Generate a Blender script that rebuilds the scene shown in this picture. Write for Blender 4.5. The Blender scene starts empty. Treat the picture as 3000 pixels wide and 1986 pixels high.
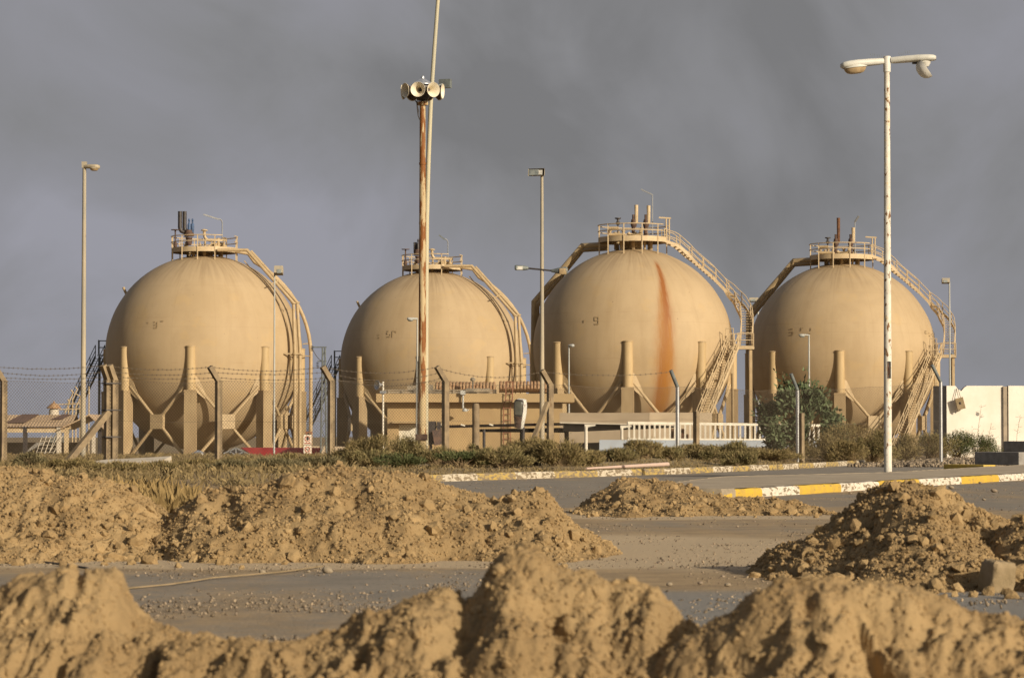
import bpy, bmesh, math, random
import numpy as np
from mathutils import Vector, Matrix
R = math.radians
PI = math.pi
scene = bpy.context.scene
col = scene.collection

# ------------------------------------------------------------------ camera
FPX, CX0, CY0, HOR, CAMZ = 8333.3, 1500.0, 993.0, 1282.0, 0.9
PITCH = math.atan((HOR - CY0) / FPX)
cam = bpy.data.cameras.new('camera')
cam.lens = 100.0; cam.sensor_width = 36.0; cam.sensor_fit = 'HORIZONTAL'
cam.clip_start = 0.5; cam.clip_end = 30000
cam.dof.use_dof = True; cam.dof.focus_distance = 62.0; cam.dof.aperture_fstop = 9.0
camo = bpy.data.objects.new('camera', cam); col.objects.link(camo)
camo.location = (0, 0, CAMZ); camo.rotation_euler = (PI/2 + PITCH, 0, 0)
scene.camera = camo

def P(px, py, Y):
    """world point on the ray of a photo pixel (3000 wide) at depth Y"""
    u = (px - CX0)/FPX; v = (CY0 - py)/FPX
    dy = math.cos(PITCH) - v*math.sin(PITCH); dz = math.sin(PITCH) + v*math.cos(PITCH)
    s = Y/dy
    return np.array((u*s, Y, CAMZ + dz*s))
def PX(px, Y): return P(px, 1300, Y)[0]
def PZ(py, Y): return P(1500, py, Y)[2]

# ------------------------------------------------------------------ sun + sky
SUN_AZ, SUN_EL = 44.0, 20.0          # azimuth: from behind the camera towards the right
sdir = Vector((math.sin(R(SUN_AZ))*math.cos(R(SUN_EL)), -math.cos(R(SUN_AZ))*math.cos(R(SUN_EL)), math.sin(R(SUN_EL))))
sl = bpy.data.lights.new('sun', 'SUN'); sl.energy = 4.6; sl.angle = R(0.5); sl.color = (1.0, 0.875, 0.69)
so = bpy.data.objects.new('sun', sl); col.objects.link(so); so.location = (60, -60, 60)
so.rotation_euler = sdir.to_track_quat('Z', 'Y').to_euler()

world = bpy.data.worlds.new('World'); scene.world = world; world.use_nodes = True
nt = world.node_tree; nt.nodes.clear()
N = nt.nodes.new; L = nt.links.new
out = N('ShaderNodeOutputWorld'); bg = N('ShaderNodeBackground'); bg.inputs['Strength'].default_value = 0.05
sky = N('ShaderNodeTexSky'); sky.sky_type = 'NISHITA'; sky.sun_disc = False
sky.sun_elevation = R(SUN_EL); sky.sun_rotation = math.atan2(sdir.x, sdir.y)
sky.dust_density = 4.0; sky.air_density = 1.0
tc = N('ShaderNodeTexCoord')
n1 = N('ShaderNodeTexNoise'); n1.inputs['Scale'].default_value = 9.0; n1.inputs['Detail'].default_value = 6.0; n1.inputs['Roughness'].default_value = .5; n1.inputs['Distortion'].default_value = .5
n2 = N('ShaderNodeTexNoise'); n2.inputs['Scale'].default_value = 3.6; n2.inputs['Detail'].default_value = 3.0
mp1 = N('ShaderNodeMapping'); mp1.inputs['Location'].default_value = (3.1, 0.4, 1.7); mp1.inputs['Rotation'].default_value = (0, R(28), 0); mp1.inputs['Scale'].default_value = (1.1, 1, 1.0)
L(tc.outputs['Generated'], mp1.inputs['Vector']); L(mp1.outputs[0], n1.inputs['Vector']); L(mp1.outputs[0], n2.inputs['Vector'])
# a broad dark plume of smoke drifting over the tanks, seen up and to the right of the view axis
dotn = N('ShaderNodeVectorMath'); dotn.operation = 'DISTANCE'
dotn.inputs[1].default_value = Vector((0.05, 1.0, 0.15)).normalized()
L(tc.outputs['Generated'], dotn.inputs[0])
mr = N('ShaderNodeMapRange'); mr.interpolation_type = 'SMOOTHSTEP'; mr.inputs['From Min'].default_value = 0.02; mr.inputs['From Max'].default_value = 0.19
mr.inputs['To Min'].default_value = -.10; mr.inputs['To Max'].default_value = .12
L(dotn.outputs['Value'], mr.inputs['Value'])
ad = N('ShaderNodeMath'); ad.operation = 'ADD'; L(n1.outputs['Fac'], ad.inputs[0]); L(mr.outputs[0], ad.inputs[1])
cr = N('ShaderNodeValToRGB'); e = cr.color_ramp.elements
e[0].position = .33; e[0].color = (3.6, 3.6, 3.7, 1)
e[1].position = .70; e[1].color = (5.8, 5.8, 6.55, 1)
m1 = e.new(.46); m1.color = (4.45, 4.45, 4.65, 1)
m2 = e.new(.60); m2.color = (5.1, 5.1, 5.6, 1)
L(ad.outputs[0], cr.inputs[0])
# the smoke veil fills the half of the sky ahead; behind the camera it is clear
sep = N('ShaderNodeSeparateXYZ'); L(tc.outputs['Generated'], sep.inputs[0])
mk = N('ShaderNodeMapRange'); mk.interpolation_type = 'SMOOTHSTEP'; mk.inputs['From Min'].default_value = -.45; mk.inputs['From Max'].default_value = .35
L(sep.outputs['Y'], mk.inputs['Value'])
mx = N('ShaderNodeMixRGB'); L(mk.outputs[0], mx.inputs[0]); L(sky.outputs[0], mx.inputs[1]); L(cr.outputs[0], mx.inputs[2])
L(mx.outputs[0], bg.inputs['Color']); L(bg.outputs[0], out.inputs['Surface'])
scene.view_settings.view_transform = 'Standard'; scene.view_settings.look = 'None'
scene.view_settings.exposure = 0.14; scene.view_settings.gamma = 1.0
scene.cycles.max_bounces = 5; scene.cycles.use_denoising = True

# ------------------------------------------------------------------ numpy noise
def perlin(x, y, seed=0):
    x = np.asarray(x, float); y = np.asarray(y, float)
    xi = np.floor(x).astype(np.int64); yi = np.floor(y).astype(np.int64)
    fx = x - xi; fy = y - yi
    def g(ix, iy, dx, dy):
        h = (ix*374761393 + iy*668265263 + seed*1442695041) & 0xffffffff
        h = ((h ^ (h >> 13))*1274126177) & 0xffffffff
        h = h ^ (h >> 16)
        a = (h & 0xffff)/65536.0*2*PI
        return np.cos(a)*dx + np.sin(a)*dy
    u = fx*fx*fx*(fx*(fx*6-15)+10); v = fy*fy*fy*(fy*(fy*6-15)+10)
    a = g(xi, yi, fx, fy); b = g(xi+1, yi, fx-1, fy); c = g(xi, yi+1, fx, fy-1); d = g(xi+1, yi+1, fx-1, fy-1)
    return ((a*(1-u)+b*u)*(1-v) + (c*(1-u)+d*u)*v)*1.5
def fbm(x, y, f, octv=4, seed=0, gain=.5):
    s = 0; a = 1.0
    for i in range(octv):
        s = s + a*perlin(x*f + 17.3*i, y*f - 9.1*i, seed+i); a *= gain; f *= 2.03
    return s
def sst(a, b, x):
    t = np.clip((x-a)/(b-a), 0, 1); return t*t*(3-2*t)

# ------------------------------------------------------------------ terrain
FK = np.array([(-9.0, 44.0), (-4.2, 52.0), (-1.66, 57.7), (0, 61.5), (1.7, 65.0), (4.3, 71.0), (5.9, 75.6), (7.5, 80.0), (10.2, 89.3), (15.4, 108.7), (21.0, 130), (30, 165)])  # far kerb line
def fk_x(Y): return np.interp(Y, FK[:, 1], FK[:, 0])
def terrain(X, Y):
    X = np.asarray(X, float); Y = np.asarray(Y, float)
    d = (fk_x(Y) - X)*.93                       # metres behind the far kerb
    d = np.where(Y < 44, (-9.0 - X) + (Y-44)*.2, d)
    B = .14 + .34*sst(-2, 7, X)
    bank = B*sst(.2, 5.0, d)*(1 - sst(105, 140, Y))
    rightb = .30*sst(9, 16, X)*sst(100, 122, Y)*(1 - sst(140, 190, Y))*sst(0, 4, d)
    fall = -1.15*sst(112, 238, Y)
    far = 5.0*sst(900, 4000, Y)*(.55+.45*np.sin(X*.0013+1.0)*np.cos(X*.0041))
    return bank + rightb + fall + far*0.8
def T(X, Y): return float(terrain(X, Y))

# ------------------------------------------------------------------ mesh helpers
ORG = {}
def tag(o, label, cat, group=None, kind=None):
    if label: o['label'] = label
    if cat: o['category'] = cat
    if group: o['group'] = group
    if kind: o['kind'] = kind
    return o
def empty(name, loc, label, cat, group=None):
    o = bpy.data.objects.new(name, None); col.objects.link(o); o.location = [float(c) for c in loc]
    o.empty_display_size = .3
    ORG[o.name] = np.array([float(c) for c in loc])
    return tag(o, label, cat, group)
def np_mesh(name, V, F):
    V = np.ascontiguousarray(V, np.float32); F = np.ascontiguousarray(F, np.int32)
    me = bpy.data.meshes.new(name); k = F.shape[1]
    me.vertices.add(len(V)); me.vertices.foreach_set('co', V.ravel())
    me.loops.add(F.size); me.loops.foreach_set('vertex_index', F.ravel())
    me.polygons.add(len(F)); me.polygons.foreach_set('loop_start', np.arange(0, F.size, k, dtype=np.int32))
    try: me.polygons.foreach_set('loop_total', np.full(len(F), k, np.int32))
    except Exception: pass
    me.update(calc_edges=True); me.validate()
    return me
def link(name, me, mat, parent=None, loc=None, smooth=None):
    o = bpy.data.objects.new(name, me); col.objects.link(o)
    mats = mat if isinstance(mat, (list, tuple)) else [mat]
    for m in mats: me.materials.append(m)
    if parent is not None: o.parent = parent; ORG[o.name] = ORG[parent.name]
    elif loc is not None: o.location = [float(c) for c in loc]; ORG[o.name] = np.array(loc, float)
    if smooth is not None:
        me.polygons.foreach_set('use_smooth', np.ones(len(me.polygons), bool))
        if smooth < 180: me.set_sharp_from_angle(angle=R(smooth))
    return o
def rotm(rz=0, rx=0, ry=0):
    return np.array((Matrix.Rotation(rz, 3, 'Z') @ Matrix.Rotation(ry, 3, 'Y') @ Matrix.Rotation(rx, 3, 'X')))
class MB:
    def __init__(s): s.v = []; s.f = []; s.m = []
    def add(s, V, F, mi=0):
        b = len(s.v); s.v += [tuple(map(float, q)) for q in V]; s.f += [tuple(b+i for i in f) for f in F]; s.m += [mi]*len(F); return s
    def box(s, c, d, rz=0, rx=0, ry=0, mi=0, M=None):
        c = np.array(c, float); h = np.array(d, float)/2
        V = np.array([(x, y, z) for z in (-1, 1) for y in (-1, 1) for x in (-1, 1)], float)*h
        A = rotm(rz, rx, ry) if M is None else M
        return s.add(V @ A.T + c, [(0, 2, 3, 1), (4, 5, 7, 6), (0, 1, 5, 4), (2, 6, 7, 3), (0, 4, 6, 2), (1, 3, 7, 5)], mi)
    def beam(s, p0, p1, w, h, mi=0, up=(0, 0, 1)):
        p0 = Vector([float(c) for c in p0]); p1 = Vector([float(c) for c in p1]); d = p1-p0; Ln = d.length
        z = d.normalized(); u = Vector(up)
        if abs(z.dot(u)) > .98: u = Vector((0, 1, 0))
        x = u.cross(z).normalized(); y = z.cross(x)
        A = np.array([[x.x, y.x, z.x], [x.y, y.y, z.y], [x.z, y.z, z.z]])
        return s.box((p0+p1)/2, (w, h, Ln), mi=mi, M=A)
    def tube(s, pts, r, n=8, cap=True, mi=0):
        pts = [Vector([float(c) for c in p]) for p in pts]
        rs = [r]*len(pts) if not hasattr(r, '__len__') else list(r)
        V = []; F = []; prev = None
        for i, p in enumerate(pts):
            if i == 0: t = pts[1]-p
            elif i == len(pts)-1: t = p-pts[i-1]
            else: t = (pts[i+1]-p).normalized() + (p-pts[i-1]).normalized()
            t = t.normalized()
            if prev is None:
                a = Vector((0, 0, 1)) if abs(t.z) < .9 else Vector((1, 0, 0))
                x = a.cross(t).normalized()
            else:
                x = (prev - t*prev.dot(t)).normalized()
            prev = x; y = t.cross(x)
            for k in range(n):
                an = 2*PI*k/n + PI/n
                V.append(p + (x*math.cos(an) + y*math.sin(an))*rs[i])
        for i in range(len(pts)-1):
            for k in range(n):
                a = i*n+k; b = i*n+(k+1) % n
                F.append((a, b, b+n, a+n))
        if cap:
            F.append(tuple(reversed(range(n)))); F.append(tuple((len(pts)-1)*n+k for k in range(n)))
        return s.add(V, F, mi)
    def lathe(s, prof, c=(0, 0, 0), n=16, A=None, mi=0, cap=False):
        V = []; F = []; c = np.array(c, float)
        for r, z in prof:
            for k in range(n):
                a = 2*PI*k/n; V.append((r*math.cos(a), r*math.sin(a), z))
        V = np.array(V)
        if A is not None: V = V @ np.array(A).T
        for i in range(len(prof)-1):
            for k in range(n):
                a = i*n+k; b = i*n+(k+1) % n; F.append((a, b, b+n, a+n))
        if cap:
            F.append(tuple(reversed(range(n)))); F.append(tuple((len(prof)-1)*n+k for k in range(n)))
        return s.add(V+c, F, mi)
    def loft(s, secs, n=14, mi=0, e=.7):
        """secs: list of (centre, xdir half-width vec, up half-height vec)"""
        V = []; F = []
        for c, a, b in secs:
            c = np.array(c, float); a = np.array(a, float); b = np.array(b, float)
            for k in range(n):
                t = 2*PI*k/n; cx, sx = math.cos(t), math.sin(t)
                V.append(c + a*math.copysign(abs(cx)**e, cx) + b*math.copysign(abs(sx)**e, sx))
        for i in range(len(secs)-1):
            for k in range(n):
                p = i*n+k; q = i*n+(k+1) % n; F.append((p, q, q+n, p+n))
        F.append(tuple(reversed(range(n)))); F.append(tuple((len(secs)-1)*n+k for k in range(n)))
        return s.add(V, F, mi)
    def build(s, name, mat, parent=None, loc=None, smooth=40, label=None):
        V = np.array(s.v, float)
        if parent is not None: V = V - ORG[parent.name]
        else:
            if loc is None:
                mn, mxx = V.min(0), V.max(0); loc = ((mn[0]+mxx[0])/2, (mn[1]+mxx[1])/2, mn[2])
            V = V - np.array(loc, float)
        me = bpy.data.meshes.new(name); me.from_pydata(V.tolist(), [], s.f); me.update()
        o = link(name, me, mat, parent, loc)
        if any(s.m): me.polygons.foreach_set('material_index', s.m)
        bm = bmesh.new(); bm.from_mesh(me); bmesh.ops.recalc_face_normals(bm, faces=bm.faces); bm.to_mesh(me); bm.free()
        if smooth:
            me.polygons.foreach_set('use_smooth', np.ones(len(me.polygons), bool)); me.set_sharp_from_angle(angle=R(smooth))
        if label: o['label'] = label
        return o

# ------------------------------------------------------------------ materials
def M(name, c1, c2=None, scale=4, rough=.8, bump=0, bscale=40, metal=0, stretch=(1, 1, 1), spec=.3, rust=0, rscale=6, rstretch=(1, 1, .25),
      rcol=(.20, .075, .025), speck=None, island=0, lo=.35, hi=.65, rlo=None):
    m = bpy.data.materials.new(name); m.use_nodes = True; t = m.node_tree; N = t.nodes.new; L = t.links.new
    b = t.nodes['Principled BSDF']; b.inputs['Roughness'].default_value = rough; b.inputs['Metallic'].default_value = metal
    b.inputs['Specular IOR Level'].default_value = spec
    tc = N('ShaderNodeTexCoord'); co = tc.outputs['Object']
    def noise(sc, st, det=5, loc=(0, 0, 0)):
        mp = N('ShaderNodeMapping'); mp.inputs['Scale'].default_value = st; mp.inputs['Location'].default_value = loc; L(co, mp.inputs['Vector'])
        n = N('ShaderNodeTexNoise'); n.inputs['Scale'].default_value = sc; n.inputs['Detail'].default_value = det; n.inputs['Roughness'].default_value = .6
        L(mp.outputs[0], n.inputs['Vector']); return n.outputs['Fac']
    def ramp(f, a, bb):
        r = N('ShaderNodeMapRange'); r.interpolation_type = 'SMOOTHSTEP'; r.inputs['From Min'].default_value = a; r.inputs['From Max'].default_value = bb; L(f, r.inputs['Value']); return r.outputs[0]
    def mix(f, a, bb, mode='MIX'):
        x = N('ShaderNodeMixRGB'); x.blend_type = mode
        for i, v in ((0, f), (1, a), (2, bb)):
            if isinstance(v, (tuple, list)): x.inputs[i].default_value = (*v[:3], 1)
            elif isinstance(v, (int, float)): x.inputs[i].default_value = v
            else: L(v, x.inputs[i])
        return x.outputs[0]
    if c2 is None: c2 = tuple(.75*q for q in c1)
    cur = mix(ramp(noise(scale, stretch), lo, hi), c1, c2)
    if island:
        g = N('ShaderNodeNewGeometry'); r = N('ShaderNodeMapRange'); r.inputs['To Min'].default_value = 1-island; r.inputs['To Max'].default_value = 1+island
        L(g.outputs['Random Per Island'], r.inputs['Value'])
        hs = N('ShaderNodeHueSaturation'); L(cur, hs.inputs['Color']); L(r.outputs[0], hs.inputs['Value']); cur = hs.outputs[0]
    if speck:
        sc, c3, a, bb = speck
        cur = mix(ramp(noise(sc, (1, 1, 1), 3, (3, 5, 2)), a, bb), cur, c3)
    if rust:
        rl = rlo if rlo is not None else .72-rust*.35
        f = ramp(noise(rscale, rstretch, 7, (1.3, 7.7, .4)), rl, rl+.07)
        cur = mix(f, cur, mix(noise(rscale*4, (1, 1, 1), 4), rcol, tuple(.45*q for q in rcol)))
    L(cur, b.inputs['Base Color'])
    if bump:
        bp = N('ShaderNodeBump'); bp.inputs['Strength'].default_value = bump; bp.inputs['Distance'].default_value = .02
        L(noise(bscale, (1, 1, 1), 6), bp.inputs['Height']); L(bp.outputs[0], b.inputs['Normal'])
    m['mixer'] = 1; del m['mixer']
    return m
mt = {}
mt['soil'] = M('soil', (.345, .242, .122), (.265, .18, .088), 3, .95, .5, 60, spec=.1, island=.12, lo=.3, hi=.7)
mt['concrete'] = M('post_concrete', (.29, .22, .135), (.19, .145, .095), 3, .9, .4, 30, spec=.15, rust=.25, rscale=9, rcol=(.20, .12, .06))
mt['leg'] = M('leg_concrete', (.37, .275, .155), (.30, .215, .12), 1.2, .85, .2, 20, spec=.2, stretch=(1, 1, .3))
mt['steel'] = M('tan_paint', (.45, .335, .19), (.38, .28, .155), 2, .55, spec=.35, rust=.18, rscale=5)
mt['steelpale'] = M('pale_tan_paint', (.54, .42, .26), (.46, .35, .21), 2, .55, spec=.35, rust=.25, rscale=5)
mt['dark'] = M('dark_metal', (.06, .05, .045), (.035, .03, .03), 5, .5, spec=.4)
mt['black'] = M('shade_black', (.014, .012, .011), None, 4, .9, spec=.1)  # colour for the painted shade under the canopy
mt['darkrust'] = M('dark_rusty_metal', (.13, .075, .05), (.06, .04, .035), 5, .7, spec=.3)
mt['bluev'] = M('blue_valve_paint', (.06, .11, .22), (.05, .08, .15), 5, .5)
mt['white'] = M('white_paint', (.72, .70, .64), (.62, .60, .54), 3, .5, spec=.35, rust=.28, rscale=14, rstretch=(1, 1, .5))
mt['creamh'] = M('cream_enamel', (.76, .69, .54), (.66, .58, .44), 3, .45, spec=.35)
mt['galv'] = M('galvanised_steel', (.62, .63, .64), (.48, .49, .5), 8, .32, metal=.75, stretch=(1, 1, .2))
mt['galvdark'] = M('grey_green_steel', (.16, .18, .17), (.11, .12, .12), 6, .5, spec=.4)
mt['polecream'] = M('lamp_pole_paint', (.42, .35, .24), (.30, .27, .21), 2, .6, spec=.3, stretch=(1, 1, .2), rust=.2, rscale=10)
mt['polegrey'] = M('grey_pole_paint', (.45, .45, .42), (.36, .36, .33), 2, .5, spec=.35, stretch=(1, 1, .3), rust=.15, rscale=9)
mt['polerust'] = M('rusty_pole_paint', (.50, .385, .215), (.43, .33, .19), 2, .65, spec=.25, stretch=(1, 1, .2), rust=.72, rlo=.465, rscale=6.5, rstretch=(1, .6, .16), rcol=(.30, .115, .032))
mt['mast'] = M('mast_paint', (.50, .44, .29), (.42, .39, .29), 2, .6, stretch=(1, 1, .1), spec=.3)
mt['headwhite'] = M('lamp_head_enamel', (.60, .59, .53), (.50, .49, .44), 3, .5, spec=.35)
mt['dirtyglass'] = M('dirty_floodlight_glass', (.10, .11, .095), (.16, .16, .135), 4, .25, spec=.5)
mt['lens'] = M('lamp_glass', (.46, .34, .19), (.32, .23, .13), 5, .25, spec=.5)
mt['greyl'] = M('dusty_lamp_glass', (.28, .30, .28), (.18, .2, .2), 6, .2, spec=.6)
mt['refl'] = M('reflector', (.66, .64, .58), (.5, .48, .42), 5, .3, spec=.5)
mt['wall'] = M('building_render', (.43, .305, .155), (.37, .26, .135), 1.0, .9, .15, 30, spec=.15, stretch=(1, 1, .4))
mt['fascia'] = M('fascia_render', (.46, .33, .175), (.41, .295, .155), .8, .9, .15, 30, spec=.15)
mt['parapet'] = M('pale_parapet', (.47, .375, .26), (.41, .325, .225), 1, .9, .1, 20, spec=.15)
mt['bluewall'] = M('blue_grey_wall', (.33, .37, .42), (.29, .32, .36), 1.5, .9, .1, 20, spec=.15)
mt['railw'] = M('white_rail_paint', (.72, .67, .56), (.60, .55, .45), 3, .6, spec=.3, rust=.1, rscale=9)
mt['twall'] = M('cream_barrier', (.82, .77, .67), (.76, .69, .58), .9, .9, .15, 25, spec=.12, speck=(1.6, (.45, .36, .26), .70, .74))
mt['twallside'] = M('bare_barrier_concrete', (.42, .34, .25), (.30, .25, .19), 1.5, .95, .3, 25, spec=.1)
mt['block'] = M('grey_block_concrete', (.30, .28, .25), (.23, .21, .19), 4, .95, .4, 30, spec=.1)
mt['yellowb'] = M('old_yellow_paint', (.62, .42, .07), (.5, .36, .10), 6, .85, spec=.15)
mt['red'] = M('red_sheet', (.33, .035, .03), (.26, .03, .03), 1, .6, spec=.25)
mt['tile'] = M('rusty_roof_tile', (.40, .27, .155), (.27, .15, .08), 5, .9, spec=.1)
mt['shedroof'] = M('shed_roof_sheet', (.46, .34, .22), (.38, .27, .17), .8, .85, spec=.15, stretch=(1, .3, 1))
mt['shedpatch'] = M('brown_roof_sheet', (.14, .085, .065), (.11, .07, .055), 2, .8)
mt['slab'] = M('canopy_slab', (.55, .48, .38), (.47, .41, .32), 2, .85, spec=.2)
mt['rustframe'] = M('rust_steel', (.17, .085, .045), (.10, .05, .03), 6, .85, spec=.15)
mt['pinkpipe'] = M('pink_pole_paint', (.56, .40, .32), (.5, .38, .31), 3, .6)
mt['signw'] = M('sign_white', (.78, .72, .60), (.72, .66, .54), 4, .5)
mt['signr'] = M('sign_red', (.50, .09, .03), (.42, .08, .03), 4, .5)
mt['signk'] = M('sign_black', (.05, .04, .035), None, 4, .5)
mt['wire'] = M('fence_wire', (.13, .105, .075), (.09, .07, .05), 5, .7, spec=.25)
mt['stone'] = M('road_stone', (.27, .21, .14), (.17, .135, .10), 9, .9, .3, 40, spec=.15, island=.5)
mt['stonep'] = M('pale_stone', (.34, .275, .19), (.27, .22, .155), 9, .9, .3, 40, spec=.15)
mt['blockt'] = M('sandy_block', (.31, .235, .145), (.23, .175, .10), 5, .95, .5, 25, spec=.1)
mt['doorw'] = M('cream_door', (.70, .66, .54), (.62, .57, .45), 2, .6)
mt['brownlad'] = M('red_oxide_paint', (.30, .14, .075), (.22, .10, .06), 5, .7)
mt['numb'] = M('faded_stencil_black', (.25, .18, .10), (.36, .26, .14), 9, .8)
# ------------------------------------------------------------------ ground materials
def ground_mat(name, kind):
    m = bpy.data.materials.new(name); m.use_nodes = True; t = m.node_tree; N = t.nodes.new; L = t.links.new
    b = t.nodes['Principled BSDF']; b.inputs['Roughness'].default_value = .95; b.inputs['Specular IOR Level'].default_value = .1
    tc = N('ShaderNodeTexCoord')
    def noise(sc, st=(1, 1, 1), det=6, rz=0):
        mp = N('ShaderNodeMapping'); mp.inputs['Scale'].default_value = st; mp.inputs['Rotation'].default_value = (0, 0, rz); L(tc.outputs['Object'], mp.inputs['Vector'])
        n = N('ShaderNodeTexNoise'); n.inputs['Scale'].default_value = sc; n.inputs['Detail'].default_value = det; n.inputs['Roughness'].default_value = .62; L(mp.outputs[0], n.inputs['Vector']); return n.outputs['Fac']
    def rmp(f, a, bb):
        r = N('ShaderNodeMapRange'); r.interpolation_type = 'SMOOTHSTEP'; r.inputs['From Min'].default_value = a; r.inputs['From Max'].default_value = bb; L(f, r.inputs['Value']); return r.outputs[0]
    def mix(f, a, bb):
        x = N('ShaderNodeMixRGB')
        for i, v in ((0, f), (1, a), (2, bb)):
            if isinstance(v, tuple): x.inputs[i].default_value = (*v, 1)
            elif isinstance(v, (int, float)): x.inputs[i].default_value = v
            else: L(v, x.inputs[i])
        return x.outputs[0]
    def mth(op, a, bb):
        x = N('ShaderNodeMath'); x.operation = op
        for i, v in ((0, a), (1, bb)):
            if isinstance(v, (int, float)): x.inputs[i].default_value = v
            else: L(v, x.inputs[i])
        return x.outputs[0]
    if kind == 'road':
        at = N('ShaderNodeAttribute'); at.attribute_name = 'dust'
        asp = mix(rmp(noise(1.2), .3, .7), (.215, .19, .155), (.28, .245, .198))
        asp = mix(rmp(noise(46, det=3), .50, .72), asp, (.25, .215, .17))
        asp = mix(rmp(noise(30, det=3), .60, .74), asp, (.06, .055, .05))
        dust = mix(rmp(noise(2.2), .35, .65), (.39, .285, .165), (.29, .215, .13))
        st = noise(.55, (1.0, .28, 1), 6, R(66))
        f = mth('ADD', mth('MULTIPLY', mth('SUBTRACT', st, .53), 2.6), at.outputs['Fac'])
        f2 = mth('ADD', f, mth('MULTIPLY', mth('SUBTRACT', noise(9), .5), 1.3))
        dust = mix(rmp(at.outputs['Fac'], .95, 1.4), dust, (.47, .365, .235)); c = mix(rmp(f2, .1, .95), asp, dust)
        vo = N('ShaderNodeTexVoronoi'); vo.inputs['Scale'].default_value = 26; L(tc.outputs['Object'], vo.inputs['Vector'])
        pm = mth('MULTIPLY', rmp(vo.outputs['Distance'], .26, .14), rmp(noise(5, det=4), .46, .60))
        pc = N('ShaderNodeMixRGB'); L(vo.outputs['Color'], pc.inputs[0]); pc.inputs[1].default_value = (.20, .17, .14, 1); pc.inputs[2].default_value = (.42, .35, .27, 1)
        c = mix(mth('MULTIPLY', pm, .75), c, pc.outputs[0])
        dk = N('ShaderNodeAttribute'); dk.attribute_name = 'dark_band'; c = mix(dk.outputs['Fac'], c, (.045, .045, .047))  # near-black tone mixed in along the dark band
        pl_ = N('ShaderNodeAttribute'); pl_.attribute_name = 'pale'; c = mix(mth('MULTIPLY', pl_.outputs['Fac'], .7), c, (.235, .225, .205))
        hgt = mth('ADD', noise(40, det=6), mth('MULTIPLY', pm, .6))
    else:
        c = mix(rmp(noise(.35), .3, .7), (.26, .19, .11), (.20, .145, .085))
        c = mix(rmp(noise(6), .4, .7), c, (.29, .215, .13))
        c = mix(rmp(noise(.02), .45, .62), c, (.24, .195, .115))
        c = mix(rmp(noise(35, det=3), .58, .72), c, (.33, .26, .18))
        hgt = noise(30, det=6)
    L(c, b.inputs['Base Color'])
    bp = N('ShaderNodeBump'); bp.inputs['Strength'].default_value = .55; bp.inputs['Distance'].default_value = .025
    L(hgt, bp.inputs['Height']); L(bp.outputs[0], b.inputs['Normal'])
    return m
mt['road'] = ground_mat('dusty_asphalt', 'road'); mt['ground'] = ground_mat('dry_ground', 'ground')

def grid_mesh(name, xs, ys, zfun, keep=None):
    X, Y = np.meshgrid(xs, ys); Z = zfun(X, Y)
    V = np.stack([X, Y, Z], -1).reshape(-1, 3); nx, ny = len(xs), len(ys)
    i = np.arange((ny-1)*(nx-1)); r, c = i//(nx-1), i % (nx-1)
    a = r*nx+c; F = np.stack([a, a+1, a+nx+1, a+nx], -1)
    if keep is not None:
        k = keep(V[F].mean(1)); F = F[k]
        u, inv = np.unique(F.ravel(), return_inverse=True); V = V[u]; F = inv.reshape(-1, 4)
    return np_mesh(name, V, F), V, F

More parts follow.
